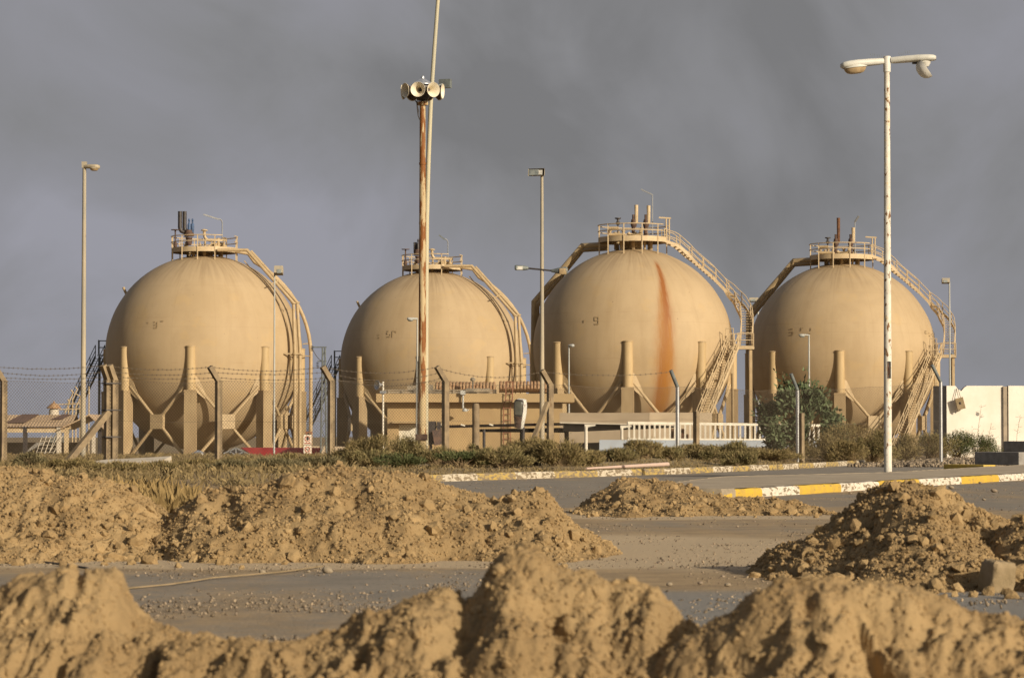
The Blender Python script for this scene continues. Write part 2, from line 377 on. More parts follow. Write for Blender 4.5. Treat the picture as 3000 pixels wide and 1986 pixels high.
# ------------------------------------------------------------------ mound specs (crest = photo pixels traced along the ridge, each heap at its own distance)
MOUNDS = dict(
 m_left=dict(label='broad sandy dirt heap beside the dry grass, at the foot of the cranked fence post', Y=22.3, wf=1.85, wb=1.5, seed=3,
   crest=[(-260, 1400), (-60, 1372), (60, 1374), (130, 1376), (200, 1393), (290, 1400), (360, 1428), (440, 1462), (500, 1498), (560, 1540), (640, 1600)], clods=(1500, 9000)),
 m_mid=dict(label='long high sandy dirt heap in front of the shrubs and the rusty speaker pole', Y=22.0, wf=1.75, wb=1.4, seed=8,
   crest=[(200, 1660), (330, 1605), (450, 1538), (540, 1467), (610, 1432), (700, 1424), (770, 1417), (830, 1402), (862, 1378), (930, 1368), (1000, 1370), (1060, 1382), (1160, 1388), (1260, 1402), (1330, 1422), (1400, 1442), (1450, 1462), (1500, 1446), (1560, 1434), (1600, 1446), (1640, 1490), (1690, 1545), (1770, 1590), (1850, 1640)], clods=(2000, 12000)),
 m_road=dict(label='low brown dirt heap lying on the road before the yellow and white kerb', Y=34.0, wf=1.9, wb=1.4, seed=13,
   crest=[(1610, 1530), (1670, 1500), (1700, 1476), (1760, 1440), (1810, 1406), (1850, 1398), (1950, 1406), (2000, 1420), (2060, 1440), (2130, 1452), (2250, 1462), (2330, 1466), (2420, 1490), (2500, 1510), (2580, 1530)], clods=(1100, 6500)),
 m_right=dict(label='pointed brown dirt heap at the foot of the white double street lamp', Y=18.6, wf=2.0, wb=1.5, seed=21,
   crest=[(2130, 1720), (2200, 1670), (2280, 1605), (2380, 1560), (2440, 1525), (2500, 1480), (2560, 1432), (2610, 1407), (2660, 1405), (2720, 1422), (2780, 1442), (2850, 1480), (2920, 1512), (2970, 1540), (3040, 1590), (3140, 1660)], clods=(1700, 10000)),
 m_edge=dict(label='brown dirt heap at the picture edge beside the sandy block', Y=17.6, wf=1.3, wb=1.2, seed=27,
   crest=[(2860, 1690), (2920, 1580), (2960, 1545), (3000, 1520), (3080, 1500), (3250, 1490), (3400, 1560)], clods=(500, 3000)),
 f_left=dict(label='blurred close dirt heap with a notched flat top, lowest towards the grey road', Y=8.4, wf=1.0, wb=.9, seed=31, fore=1,
   crest=[(-350, 1720), (-100, 1712), (0, 1695), (60, 1672), (150, 1664), (215, 1658), (238, 1690), (262, 1664), (330, 1660), (356, 1672), (366, 1700), (400, 1752), (520, 1822), (600, 1872), (700, 1930), (860, 1990)], clods=(140, 1500)),
 f_mid=dict(label='blurred close dirt heap rising to the steep peak in the middle of the foreground', Y=8.0, wf=1.0, wb=.9, seed=37, fore=1,
   crest=[(470, 1880), (600, 1868), (700, 1862), (900, 1855), (1000, 1822), (1130, 1770), (1250, 1716), (1320, 1706), (1360, 1733), (1392, 1700), (1440, 1632), (1490, 1590), (1530, 1584), (1570, 1594), (1630, 1648), (1750, 1690), (1800, 1692), (1900, 1700), (1940, 1740), (2000, 1785), (2100, 1800), (2200, 1880), (2330, 1990)], clods=(380, 3600)),
 f_right=dict(label='blurred close dirt heap with a broad lumpy crown below the pointed brown heap', Y=7.6, wf=.95, wb=.9, seed=43, fore=1,
   crest=[(1900, 1960), (2000, 1870), (2100, 1806), (2145, 1785), (2200, 1742), (2300, 1690), (2430, 1678), (2520, 1690), (2650, 1712), (2750, 1735), (2850, 1782), (2960, 1792), (3060, 1810), (3300, 1850)], clods=(160, 1800)),
)
for k, d in MOUNDS.items():
    c = np.array([P(px, py, d['Y']) for px, py in d['crest']]); d['cx'] = c[:, 0]; d['ch'] = np.maximum(c[:, 2], 0.0)
def mound_near(X, Y):
    """soft nearness to the heaps, used for the spilt soil on the road"""
    f = np.zeros_like(X)
    for d in MOUNDS.values():
        if d.get('fore'): continue
        h = np.interp(X, d['cx'], d['ch'], left=0, right=0); hx = np.maximum(0, np.maximum(d['cx'][0]-X, X-d['cx'][-1]))
        dy = np.maximum(0, np.abs(Y-d['Y']) - 1.2*d['wf'])
        f = np.maximum(f, np.exp(-(dy/.55)**2 - (hx/.9)**2)*np.clip(.55+h, 0, 1))
    return f

xs = np.concatenate([-np.geomspace(5000, 27, 60), np.arange(-26, 32, .25), np.geomspace(33, 5000, 60)])
ys = np.concatenate([np.arange(-40, 9, 3), np.arange(9, 86, .25), np.geomspace(86.3, 420, 130), np.geomspace(425, 9000, 50)])
def gz(X, Y):
    z = terrain(X, Y); road = sst(-.25, .25, X - fk_x(Y))
    road = np.where(Y > 128, 0, road); road = np.where(Y < 44, 1, road)
    n = .05*fbm(X, Y, .35, 4, 5) + .02*fbm(X, Y, 2.2, 3, 9)
    n = n*(1 + 5*sst(110, 300, Y))*np.where(Y > 1200, .3, 1)
    return z + n*(1-road)*sst(0, 2, np.abs(X-fk_x(Y))) - .06*road*np.where(Y < 128, 1, 0)
me, V, F = grid_mesh('ground', xs, ys, gz)
g = link('ground', me, mt['ground'], loc=(0, 0, 0), smooth=180); tag(g, 'dry tan ground spreading out to the horizon', 'ground', kind='structure')

rx = np.arange(-9, 31, .16); ry = np.arange(5, 128, .16)
def rz_(X, Y): return .004 + .010*fbm(X, Y, .5, 3, 4)*sst(.1, 1.0, X-fk_x(Y))
me, V, F = grid_mesh('road', rx, ry, rz_, keep=lambda c: (c[:, 0] > np.where(c[:, 1] < 44, -99, fk_x(c[:, 1])-.05)))
at = me.attributes.new('dust', 'FLOAT', 'POINT'); X, Y = V[:, 0], V[:, 1]
dust = .95*mound_near(X, Y) + .42
dust += 1.25*np.exp(-((X-.9)/1.8)**2 - ((Y-23.6)/2.4)**2)          # fan of trodden soil between the heaps
dust += .45*sst(38, 30, Y)*sst(17.5, 21, Y)*sst(-.5, 1.0, X)*.8
dust += .25*np.exp(-((Y-19.3)/.8)**2)*sst(1.5, -1, X)
med = (X - 3.85 - .41*(Y-43.4))
dust += .35*np.exp(-(med/.5)**2)*sst(40, 44, Y) + .25*sst(-1.2, 0, fk_x(Y)-X)*sst(50, 60, Y)
dust -= .35*sst(45, 52, Y)*sst(-.6, -2, med)
dark_mask = np.exp(-((Y-(66.5+.46*(X-3.7)*1.0))/1.3)**2)*sst(2.6, 4.2, X)*sst(13.5, 10, X)*(.75+.5*fbm(X, Y, .8, 2, 71))  # narrow darker band across the far carriageway
dark_band_at = me.attributes.new('dark_band', 'FLOAT', 'POINT'); dark_band_at.data.foreach_set('value', np.clip(dark_mask, 0, 1).astype(np.float32))
pale = sst(17.2, 16.2, Y+.25*fbm(X, Y, .9, 3, 88))*sst(-1.2, 1.0, X)
pat = me.attributes.new('pale', 'FLOAT', 'POINT'); pat.data.foreach_set('value', np.clip(pale, 0, 1).astype(np.float32)); dust = dust*(1-.75*pale)
at.data.foreach_set('value', np.clip(dust, -.4, 1.6).astype(np.float32))
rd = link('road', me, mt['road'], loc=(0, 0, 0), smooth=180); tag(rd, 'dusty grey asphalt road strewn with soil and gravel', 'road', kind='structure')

# ------------------------------------------------------------------ kerbs + median
kc = dict(rust=.5, rscale=5.5, rstretch=(1, 1, 3.2), rcol=(.30, .235, .155))
mt['kw'] = M('kerb_white', (.66, .60, .50), (.55, .49, .40), 5, .9, .3, 30, spec=.12, rlo=.51, **kc)
mt['ky'] = M('kerb_yellow', (.56, .37, .05), (.47, .315, .07), 5, .9, .3, 30, spec=.12, rlo=.60, **kc)
mt['kw2'] = M('worn_kerb_white', (.56, .49, .38), (.46, .40, .30), 5, .9, .3, 30, spec=.12, rlo=.47, **kc)
mt['ky2'] = M('worn_kerb_yellow', (.44, .31, .09), (.36, .27, .12), 5, .9, .3, 30, spec=.12, rlo=.47, **kc)
mt['median'] = M('median_top', (.42, .35, .255), (.34, .28, .205), 1.2, .95, .4, 30, spec=.1, speck=(14, (.42, .34, .24), .6, .7))
def resample(poly, step):
    poly = np.array(poly, float); d = np.r_[0, np.cumsum(np.linalg.norm(np.diff(poly, axis=0), axis=1))]
    n = max(2, int(round(d[-1]/step))+1); s = np.linspace(0, d[-1], n)
    return np.stack([np.interp(s, d, poly[:, i]) for i in range(poly.shape[1])], -1), s
def kerb(name, poly, seglen, mats, label, left, seed, h=.15, w=.16, offs=0, jit=.008, breaks=None, gapj=.01):
    """left: inner side (+1 = left of travel). front face runs on the line"""
    pts, s = resample(poly, .22); rnd = random.Random(seed); mb = MB()
    tg = np.gradient(pts, axis=0); tg /= np.linalg.norm(tg, axis=1)[:, None]; nrm = np.stack([-tg[:, 1], tg[:, 0]], -1)*left
    if breaks is None:
        breaks = []; a = offs
        while a < s[-1]: breaks.append(a); a += seglen*rnd.uniform(.85, 1.15)
    def seg_of(v): return int(np.searchsorted(breaks, v))
    prof = [(0, -.05), (.0, h*.45), (.006, h*.8), (.03, h), (w-.02, h), (w, h*.8), (w, -.05)]
    k = len(prof); V = []
    for i, p in enumerate(pts):
        zz = 0
        for j, (o, z) in enumerate(prof):
            jj = jit*float(perlin(s[i]*2.7+j*1.7, j*3.1+seed, seed)) if z > 0 else 0
            q = p + nrm[i]*(o + jj*(1 if j < 4 else -1)); V.append((q[0], q[1], z + (jj*.8 if z > h*.7 else 0)))
    Fs = []; Ms = []
    for i in range(len(pts)-1):
        mi = seg_of((s[i]+s[i+1])/2) % 2
        for j in range(k-1): Fs.append((i*k+j, (i+1)*k+j, (i+1)*k+j+1, i*k+j+1)); Ms.append(mi)
    Fs.append(tuple(range(k))); Ms.append(0); Fs.append(tuple((len(pts)-1)*k+j for j in range(k))); Ms.append(0)
    mb.v = [tuple(map(float, q)) for q in V]; mb.f = Fs; mb.m = Ms
    o = mb.build(name, mats, smooth=35); tag(o, label, 'kerb', kind='structure'); return o
kerb('kerb', FK[1:10], 2.1, [mt['kw2'], mt['ky2']], 'worn yellow and white kerb along the shrubs', 1, 4, offs=1.0, jit=.014)
mf = lambda Y: 3.85 + .41*(Y-43.4)
front = [(mf(Y), Y) for Y in (42.4, 60, 75, 90, 118)]
nose = [(3.4, 52.2), (2.9, 49.5), (2.5, 46.8), (2.3, 44.4), (2.35, 42.8), (2.6, 41.8), (3.05, 41.6), (3.3, 42.0)]
back = [(3.95, 55.0), (8.0, 61.6), (12.5, 74.4), (17.2, 87), (24.5, 105), (30, 118)]
loop = back[::-1] + nose + front
mt['kplain'] = M('bare_kerb', (.33, .27, .19), (.24, .20, .145), 5, .95, .3, 30, spec=.1)
brk_Y = [43.3, 45.1, 47.3, 49.7, 52.3, 55.2, 58.4, 61.3, 64.3, 67.4, 70.6, 74, 77.5, 81, 85]
fr = [(2.75, 41.75), (3.05, 41.6), (3.3, 42.0)] + front
fp, fs = resample(fr, .1); brk = [fs[int(np.argmin(np.abs(fp[:, 1]-q)))] for q in brk_Y]
kerb('kerb', fr, 2.7, [mt['kw'], mt['ky']], 'bright yellow and white kerb along the traffic island', 1, 9, jit=.012, breaks=[-1] + brk, h=.14)
kerb('kerb', back[::-1] + nose, 2.7, [mt['kplain'], mt['kplain']], 'bare dusty kerb round the back of the traffic island', 1, 10, jit=.012, h=.155)
lp, ls = resample(loop, .1)
tg = np.gradient(lp, axis=0); tg /= np.linalg.norm(tg, axis=1)[:, None]; inn = lp + np.stack([-tg[:, 1], tg[:, 0]], -1)*.13
ip = inn[::5]
bm = bmesh.new(); vs = [bm.verts.new((p[0], p[1], .148)) for p in ip]; f = bm.faces.new(vs); bmesh.ops.triangulate(bm, faces=[f]); bmesh.ops.recalc_face_normals(bm, faces=bm.faces)
if bm.faces[:][0].normal.z < 0: bmesh.ops.reverse_faces(bm, faces=bm.faces)
me = bpy.data.meshes.new('median'); bm.to_mesh(me); bm.free()
o = link('median', me, mt['median'], loc=(0, 0, 0)); tag(o, 'dusty paved top of the traffic island', 'pavement', kind='structure')

# ------------------------------------------------------------------ dirt heaps
def ico(sub):
    bm = bmesh.new(); bmesh.ops.create_icosphere(bm, subdivisions=sub, radius=1); bm.verts.ensure_lookup_table()
    V = np.array([v.co[:] for v in bm.verts]); F = np.array([[v.index for v in f.verts] for f in bm.faces]); bm.free(); return V, F
ICO1, ICO2 = ico(1), ico(2)
def rocks(base, pos, size, rng, jit=.25, flat=(.55, 1.0)):
    """many angular lumps in one array; pos (n,3), size (n,)"""
    bv, bf = base; n = len(pos)
    q = rng.normal(size=(n, 4)); q /= np.linalg.norm(q, axis=1)[:, None]; w, x, y, z = q.T
    Rm = np.stack([np.stack([1-2*(y*y+z*z), 2*(x*y-z*w), 2*(x*z+y*w)], -1), np.stack([2*(x*y+z*w), 1-2*(x*x+z*z), 2*(y*z-x*w)], -1), np.stack([2*(x*z-y*w), 2*(y*z+x*w), 1-2*(x*x+y*y)], -1)], 1)
    r = 1 + jit*rng.uniform(-1, 1, size=(n, len(bv), 1)); sc = rng.uniform(flat[0], flat[1], size=(n, 1, 3))
    V = bv[None]*r*sc*size[:, None, None]; V = np.einsum('nij,nkj->nki', Rm, V) + pos[:, None, :]
    F = bf[None] + (np.arange(n)*len(bv))[:, None, None]
    return V.reshape(-1, 3), F.reshape(-1, 3)
def mound(key):
    d = MOUNDS[key]; rng = np.random.default_rng(d['seed']); fore = d.get('fore', 0); sd = d['seed']
    cx, ch, Yc, wf, wb = d['cx'], d['ch'], d['Y'], d['wf'], d['wb']; H = ch.max()
    res = .008 if fore else .022*(1.5 if key == 'm_road' else 1)
    xs = np.arange(max(cx[0]-.3, -Yc*.24), min(cx[-1]+.3, Yc*.24), res); ys = np.arange(Yc-wf*1.45, Yc+wb*1.3, res)
    def hf(X, Y):
        yc = Yc + (.10 if fore else .22)*fbm(X, X*0, .9 if not fore else 1.5, 2, sd+2)
        h0 = np.interp(X, cx, ch, left=0, right=0)
        base = .12 if fore else .03
        hh = np.maximum(h0, 0)
        w = np.where(Y < yc, wf, wb)*(.35+.65*np.sqrt(np.clip(hh/H, 0.02, 1)))
        wob = 1 + .22*fbm(X, Y, 1.3 if not fore else 3.2, 2, sd+5)
        t = np.abs(Y-yc)/(w*wob)
        tt = np.sqrt(t*t+.010)-.1
        prof = np.clip(1-tt, -.3, 1.0); prof = np.where(prof > 0, prof**1.12, prof)
        h = hh*prof
        m = sst(-.02, .12, h)
        if fore:
            wx = X + .05*fbm(X, Y, 4, 2, sd+31); wy = Y + .05*fbm(X, Y, 4, 2, sd+32)
            n = .050*fbm(wx, wy, 4.0, 3, sd+1) + .055*np.abs(perlin(wx*6, wy*5, sd+7)) + .038*np.abs(perlin(wx*12, wy*10, sd+8)) + .026*np.abs(perlin(wx*25, wy*21, sd+3)) + .010*perlin(X*55, Y*50, sd+4) - .06
            n -= .065*sst(.25, .55, fbm(wx, wy*.55, 4.0, 2, sd+9))
        else:
            wx = X + .09*fbm(X, Y, 2.2, 2, sd+31); wy = Y + .09*fbm(X, Y, 2.2, 2, sd+32)
            n = .060*fbm(wx, wy, 1.6, 3, sd+1) + .060*np.abs(perlin(wx*3.4, wy*3.4, sd+7)) + .040*np.abs(perlin(wx*7.5, wy*7.5, sd+3)) + .024*np.abs(perlin(wx*15, wy*15, sd+8)) + .009*perlin(X*27, Y*27, sd+4) - .055
            n -= .07*sst(.3, .7, fbm(wx, wy*.5, 2.6, 2, sd+9))
        crest = np.exp(-(t/.16)**2)
        return h + n*m*(1-.55*crest) - .035*(1-m)
    Xg, Yg = np.meshgrid(xs, ys); Z = hf(Xg, Yg)
    V = np.stack([Xg, Yg, Z], -1).reshape(-1, 3); nx = len(xs); ny = len(ys)
    i = np.arange((ny-1)*(nx-1)); r, c = i//(nx-1), i % (nx-1); a = r*nx+c
    F = np.stack([a, a+1, a+nx+1, a+nx], -1); F = F[V[F][:, :, 2].max(1) > -.03]
    T3 = np.concatenate([F[:, [0, 1, 2]], F[:, [0, 2, 3]]])
    Vs, Fs, off = [V], [T3], len(V)
    nb, ns = d['clods']
    h_near = lambda q: np.where(np.interp(q, cx, ch, left=0, right=0) > .12, 1.0, .03)
    for cnt, base, lo, hi, pw in ((nb//3, ICO2 if fore else ICO1, .016, .070, 2.0), (int(ns*1.8), ICO1, .004, .021, 1.7)) + (() if fore else ((60, ICO2, .028, .085, .9),)):
        if fore: lo, hi, cnt, pw = (.008, .024, cnt*6, 1.3) if lo > .01 else (.003, .010, cnt*3, .8)
        X = rng.uniform(xs[0], xs[-1], cnt*4); Y = rng.uniform(ys[0], ys[-1], cnt*4); Zc = hf(X, Y)
        wgt = np.where(Zc > 0, .55+.6*np.clip(fbm(X, Y, 2.3, 2, sd+40)+.3, 0, 1), np.exp(-np.maximum(0, -(Zc+.02))*0)*.10)
        if not fore:
            nearb = np.interp(X, cx, ch, left=0, right=0) > .05; wgt = np.where((Zc <= 0) & ~nearb, .03, wgt)
        wgt = np.where((Y > Yc+.45), wgt*.25, wgt)
        if cnt == 60: wgt = np.where((Zc > -.02) & (Zc < .16) & (Y < Yc), 1.0, .02)*(h_near(X) if h_near else 1)
        k = np.argsort(-wgt*rng.uniform(size=len(wgt))**.6)[:cnt]
        X, Y, Zc = X[k], Y[k], np.maximum(Zc[k], .006)
        u = rng.uniform(size=cnt); sz = lo + (hi-lo)*u**(pw*2.2)
        crestd = np.abs(Y-Yc); sz = np.where(crestd < .2, np.minimum(sz, .05 if not fore else .02), sz)
        pos = np.stack([X, Y, Zc + sz*(-.15 if fore else .15)], -1)
        v, f = rocks(base, pos, sz, rng, jit=.26 if base is ICO1 else .22, flat=(.45, 1.0))
        Vs.append(v); Fs.append(f+off); off += len(v)
    V = np.concatenate(Vs); F = np.concatenate(Fs)
    loc = np.array([(cx[0]+cx[-1])/2, Yc, 0.0])
    me = np_mesh('dirt_heap', V-loc, F)
    me.polygons.foreach_set('use_smooth', np.r_[np.ones(len(T3), bool), np.zeros(len(F)-len(T3), bool)][:len(me.polygons)])
    o = link('dirt_heap', me, mt['soil'], loc=loc)
    tag(o, d['label'], 'dirt heap', 'dirt heaps dumped across the road')
    return hf
HF = {k: mound(k) for k in MOUNDS}

# gravel strewn over the road (uncountable) and single larger stones
rng = np.random.default_rng(77)
n = 80000; Y = 11.5 + 52*rng.uniform(size=n)**1.9; X = (rng.uniform(-.19, .2, n))*Y
k = (X > fk_x(Y)+.1) | (Y < 43); k &= (np.clip(fbm(X, Y*.6, .8, 3, 50)*1.6+.42, 0, 1) > rng.uniform(size=n)*.9)
ism = (X > mf(Y)-7*(Y > 52)) & (X < mf(Y)+.2) & (Y > 43.5); k &= ~ism
X, Y = X[k], Y[k]; sz = .004 + .013*rng.uniform(size=len(X))**4
v, f = rocks(ICO1, np.stack([X, Y, .004+sz*.2], -1), sz, rng, .22, (.4, 1))
o = link('gravel', np_mesh('gravel', v, f), mt['stone'], loc=(0, 0, 0)); tag(o, 'loose gravel scattered over the dusty road', 'gravel', kind='stuff')
# gravel bank in front of the concrete barrier
n = 5200; Y = rng.uniform(86, 121, n); X = fk_x(Y) + rng.uniform(.0, 1, n)**1.3*9; zt = terrain(X, Y)
u = 1500+X/Y*FPX; k = (u > 2480) & (u < 3060) & (X > fk_x(Y)+.4); X, Y, zt = X[k], Y[k], zt[k]; sz = .03+.08*rng.uniform(size=len(X))**2
v, f = rocks(ICO1, np.stack([X, Y, zt+sz*.3+.02], -1), sz, rng, .2, (.5, 1))
o = link('gravel', np_mesh('gravel', v, f), mt['stone'], loc=(0, 0, 0)); tag(o, 'heaped gravel on the bank before the cream barrier wall', 'gravel', kind='stuff')

STONES = [  # px, py(base), width px, label, pale
 (2910, 1442, 26, 'rounded grey stone lying alone on the road before the yellow kerb', 0), (2880, 1466, 16, 'pale upright stone on the road below the rounded grey one', 1),
 (2870, 1417, 15, 'small dark stone at the foot of the yellow kerb', 0), (2785, 1432, 22, 'flat pale stone at the foot of the white kerb', 1),
 (2490, 1447, 14, 'dark stone by the kerb just before the pointed dirt heap', 0), (2530, 1446, 20, 'tan stone by the kerb touching the pointed dirt heap', 1),
 (2050, 1712, 26, 'reddish brown stone on the gravel below the heap on the road', 0), (2130, 1718, 24, 'tan stone alone on the gravel by the pale asphalt patch', 1),
 (1960, 1716, 22, 'flat tan stone on the gravel near the steep foreground peak', 1), (2195, 1690, 18, 'grey stone at the toe of the pointed brown heap', 0),
 (960, 1680, 40, 'flat oval tan stone beside the end of the cable', 1), (770, 1681, 26, 'flat tan stone lying under the cable', 1), (905, 1677, 16, 'small tan cobble by the cable', 1),
 (405, 1690, 20, 'small reddish stone on the road behind the notched heap', 0), (605, 1650, 16, 'grey cobble at the toe of the long high heap', 0), (655, 1655, 30, 'large tan cobble at the toe of the long high heap', 1),
 (30, 1628, 18, 'bluish pale stone at the toe of the broad sandy heap', 1), (2080, 1790, 22, 'dark stone on the pale asphalt behind the saddle', 0), (1330, 1792, 20, 'grey stone by the rubble behind the foreground saddle', 0),
 (2660, 1718, 18, 'pale stone at the toe of the pointed heap beside the block', 1)]
for i, (px, py, wp, lab, pale) in enumerate(STONES):
    b = py-HOR; Y = CAMZ*FPX/b; X = (px-1500)/FPX*Y; s = wp*Y/FPX/2
    v, f = rocks(ICO2, np.zeros((1, 3)), np.array([s]), np.random.default_rng(i+5), .06, (.62, 1.0))
    v[:, 2] *= .6; z = -v[:, 2].min()*.85
    o = link('stone', np_mesh('stone', v, f), mt['stonep' if pale else 'stone'], loc=(X, Y, .004+z), smooth=60)
    tag(o, lab, 'stone', 'loose stones on the road')

# sandy block on the toe of the pointed heap
Yb = 16.6; c = P(2922, 1680, Yb)
bm = bmesh.new(); bmesh.ops.create_cube(bm, size=1); bmesh.ops.subdivide_edges(bm, edges=bm.edges[:], cuts=9, use_grid_fill=True)
for v_ in bm.verts:
    q = v_.co.copy(); m_ = max(abs(q.x), abs(q.y), abs(q.z)); sph = q.normalized()*.5*1.25
    edge = sorted((abs(q.x), abs(q.y), abs(q.z)))[1]; k_ = max(0, (edge-.36)/.14)
    p_ = q.lerp(sph if sph.length < q.length else q, .55*k_*k_)
    n_ = float(perlin(q.x*4+q.z*3+3, q.y*4-q.z*2, 3))*.035 + float(perlin(q.x*11+q.y*5, q.z*11+q.y*7, 5))*.018
    v_.co = Vector((p_.x*.165, p_.y*.15, p_.z*.20)) + q.normalized()*n_*.16
tmp = bpy.data.meshes.new('masonry_block'); bm.to_mesh(tmp); bm.free()
o = link('masonry_block', tmp, mt['blockt'], loc=(c[0], Yb, .085), smooth=40); o.rotation_euler = (R(5), R(6), R(26))
tag(o, 'sandy masonry block half sunk at the toe of the pointed heap', 'block')
# thin cable snaking over the road
pts = []
for px, py in [(330, 1738), (373, 1730), (440, 1724), (507, 1718), (560, 1709), (620, 1699), (700, 1693), (792, 1684), (860, 1677), (905, 1671), (943, 1664)]:
    Y = CAMZ*FPX/(py-HOR); pts.append(((px-1500)/FPX*Y, Y, .018))
pp, _ = resample(pts, .12); pp[:, 0] += .01*np.sin(np.arange(len(pp))*.7)
mb = MB(); mb.tube(pp, .0055, 6); o = mb.build('cable', mt['blockt']); tag(o, 'long tan cable lying across the road before the long heap', 'cable')
pts = []
for px, py in [(-90, 1652), (0, 1650), (95, 1648), (150, 1652), (215, 1661), (260, 1668)]:
    Y = CAMZ*FPX/(py-HOR); pts.append(((px-1500)/FPX*Y, Y, .014))
pp, _ = resample(pts, .12); mb = MB(); mb.tube(pp, .007, 6); o = mb.build('cable', mt['dark']); tag(o, 'short dark cable at the toe of the broad sandy heap', 'cable')
# ------------------------------------------------------------------ tank paint
def tank_mat(name, streaks=(), seed=0.0, seamz=(.33, -.12)):
    RR = TR
    m = bpy.data.materials.new(name); m.use_nodes = True; t = m.node_tree; N = t.nodes.new; L = t.links.new
    b = t.nodes['Principled BSDF']; b.inputs['Roughness'].default_value = .62; b.inputs['Specular IOR Level'].default_value = .22
    tc = N('ShaderNodeTexCoord'); sp = N('ShaderNodeSeparateXYZ'); L(tc.outputs['Object'], sp.inputs[0])
    def mth(op, a, bb=0.0, c=None):
        x = N('ShaderNodeMath'); x.operation = op
        for i, v in ((0, a), (1, bb)) + (((2, c),) if c is not None else ()):
            if isinstance(v, (int, float)): x.inputs[i].default_value = v
            else: L(v, x.inputs[i])
        return x.outputs[0]
    def mix(f, a, bb):
        x = N('ShaderNodeMixRGB')
        for i, v in ((0, f), (1, a), (2, bb)):
            if isinstance(v, tuple): x.inputs[i].default_value = (*v, 1)
            elif isinstance(v, (int, float)): x.inputs[i].default_value = v
            else: L(v, x.inputs[i])
        return x.outputs[0]
    def rmp(f, a, bb):
        r = N('ShaderNodeMapRange'); r.interpolation_type = 'SMOOTHSTEP'; r.inputs['From Min'].default_value = a; r.inputs['From Max'].default_value = bb; L(f, r.inputs['Value']); return r.outputs[0]
    def noise(vec, sc, det=5):
        n = N('ShaderNodeTexNoise'); n.inputs['Scale'].default_value = sc; n.inputs['Detail'].default_value = det; n.inputs['Roughness'].default_value = .6; L(vec, n.inputs['Vector']); return n.outputs['Fac']
    ang = mth('ARCTAN2', sp.outputs['X'], mth('MULTIPLY', sp.outputs['Y'], -1.0))
    cv = N('ShaderNodeCombineXYZ'); L(mth('MULTIPLY', ang, 8.0), cv.inputs[0]); L(mth('MULTIPLY', sp.outputs['Z'], .16), cv.inputs[1]); cv.inputs[2].default_value = seed
    mp = N('ShaderNodeMapping'); mp.inputs['Location'].default_value = (seed, seed*1.7, 0); L(tc.outputs['Object'], mp.inputs['Vector'])
    c = mix(rmp(noise(mp.outputs[0], .22, 4), .3, .7), (.44, .33, .198), (.39, .288, .167))
    c = mix(mth('MULTIPLY', rmp(noise(cv.outputs[0], 1.15, 6), .46, .72), .26), c, (.30, .205, .105))
    c = mix(mth('MULTIPLY', rmp(noise(cv.outputs[0], 3.4, 4), .56, .74), .18), c, (.47, .35, .19))
    zz = mth('DIVIDE', sp.outputs['Z'], RR)
    c = mix(mth('MULTIPLY', rmp(noise(mp.outputs[0], .55, 7), .52, .66), .22), c, (.33, .245, .145))
    c = mix(mth('MULTIPLY', rmp(noise(mp.outputs[0], .38, 7), .56, .64), .25), c, (.47, .325, .15))
    # grimy runs below the top platform
    top = mth('MULTIPLY', rmp(zz, .58, .97), rmp(noise(cv.outputs[0], 2.3, 4), .38, .68))
    c = mix(mth('MULTIPLY', top, .55), c, (.24, .165, .095))
    # horizontal weld courses, broken dirt lines
    for s in seamz:
        ln = rmp(mth('ABSOLUTE', mth('SUBTRACT', zz, s)), .010, .002)
        c = mix(mth('MULTIPLY', mth('MULTIPLY', ln, rmp(noise(mp.outputs[0], .9, 5), .47, .62)), .2), c, (.30, .20, .11))
    pa_ = mth('ABSOLUTE', mth('SUBTRACT', mth('FRACT', mth('MULTIPLY', ang, 2.2282)), .5))
    lat_ = mth('ABSOLUTE', mth('SUBTRACT', mth('FRACT', mth('MULTIPLY', mth('ARCSINE', mth('MULTIPLY', zz, .9999)), 2.1)), .5))
    c = mix(mth('MULTIPLY', mth('MAXIMUM', rmp(pa_, .012, .003), rmp(lat_, .010, .003)), .13), c, (.26, .18, .10))
    sp2 = rmp(noise(mp.outputs[0], 3.0, 2), .745, .775); c = mix(mth('MULTIPLY', sp2, .7), c, (.18, .115, .07))
    for (a0, wm, z0, z1, rc, amt) in streaks:
        wob = mth('MULTIPLY', mth('SUBTRACT', noise(cv.outputs[0], 1.3, 3), .5), .05)
        lat = mth('SQRT', mth('MAXIMUM', mth('SUBTRACT', 1.0, mth('MULTIPLY', zz, zz)), .02))
        zp = mth('MAXIMUM', zz, 0.0); bow = mth('MULTIPLY', mth('MULTIPLY', zp, zp), -.14)
        d = mth('MULTIPLY', mth('MULTIPLY', mth('SUBTRACT', mth('ADD', mth('ADD', ang, wob), bow), R(a0)), lat), RR)
        wv = mth('ADD', .16, mth('MULTIPLY', rmp(zz, z1, z1-.75), wm))
        g = mth('DIVIDE', d, wv); g = mth('POWER', 2.718, mth('MULTIPLY', mth('MULTIPLY', g, g), -1.0))
        fade = mth('MULTIPLY', rmp(zz, z1, z1-.10), mth('ADD', .25, mth('MULTIPLY', rmp(zz, z0-.35, z0+.25), .75)))
        nz = mth('ADD', .68, mth('MULTIPLY', rmp(noise(cv.outputs[0], 7.5, 6), .36, .62), .36))
        f = mth('MULTIPLY', mth('MULTIPLY', mth('MULTIPLY', g, fade), nz), amt)
        c = mix(mth('MINIMUM', f, 1.0), c, rc)
    L(c, b.inputs['Base Color'])
    bp = N('ShaderNodeBump'); bp.inputs['Strength'].default_value = .12; bp.inputs['Distance'].default_value = .03
    L(noise(mp.outputs[0], 1.2, 4), bp.inputs['Height']); L(bp.outputs[0], b.inputs['Normal'])
    return m
TR = 8.5

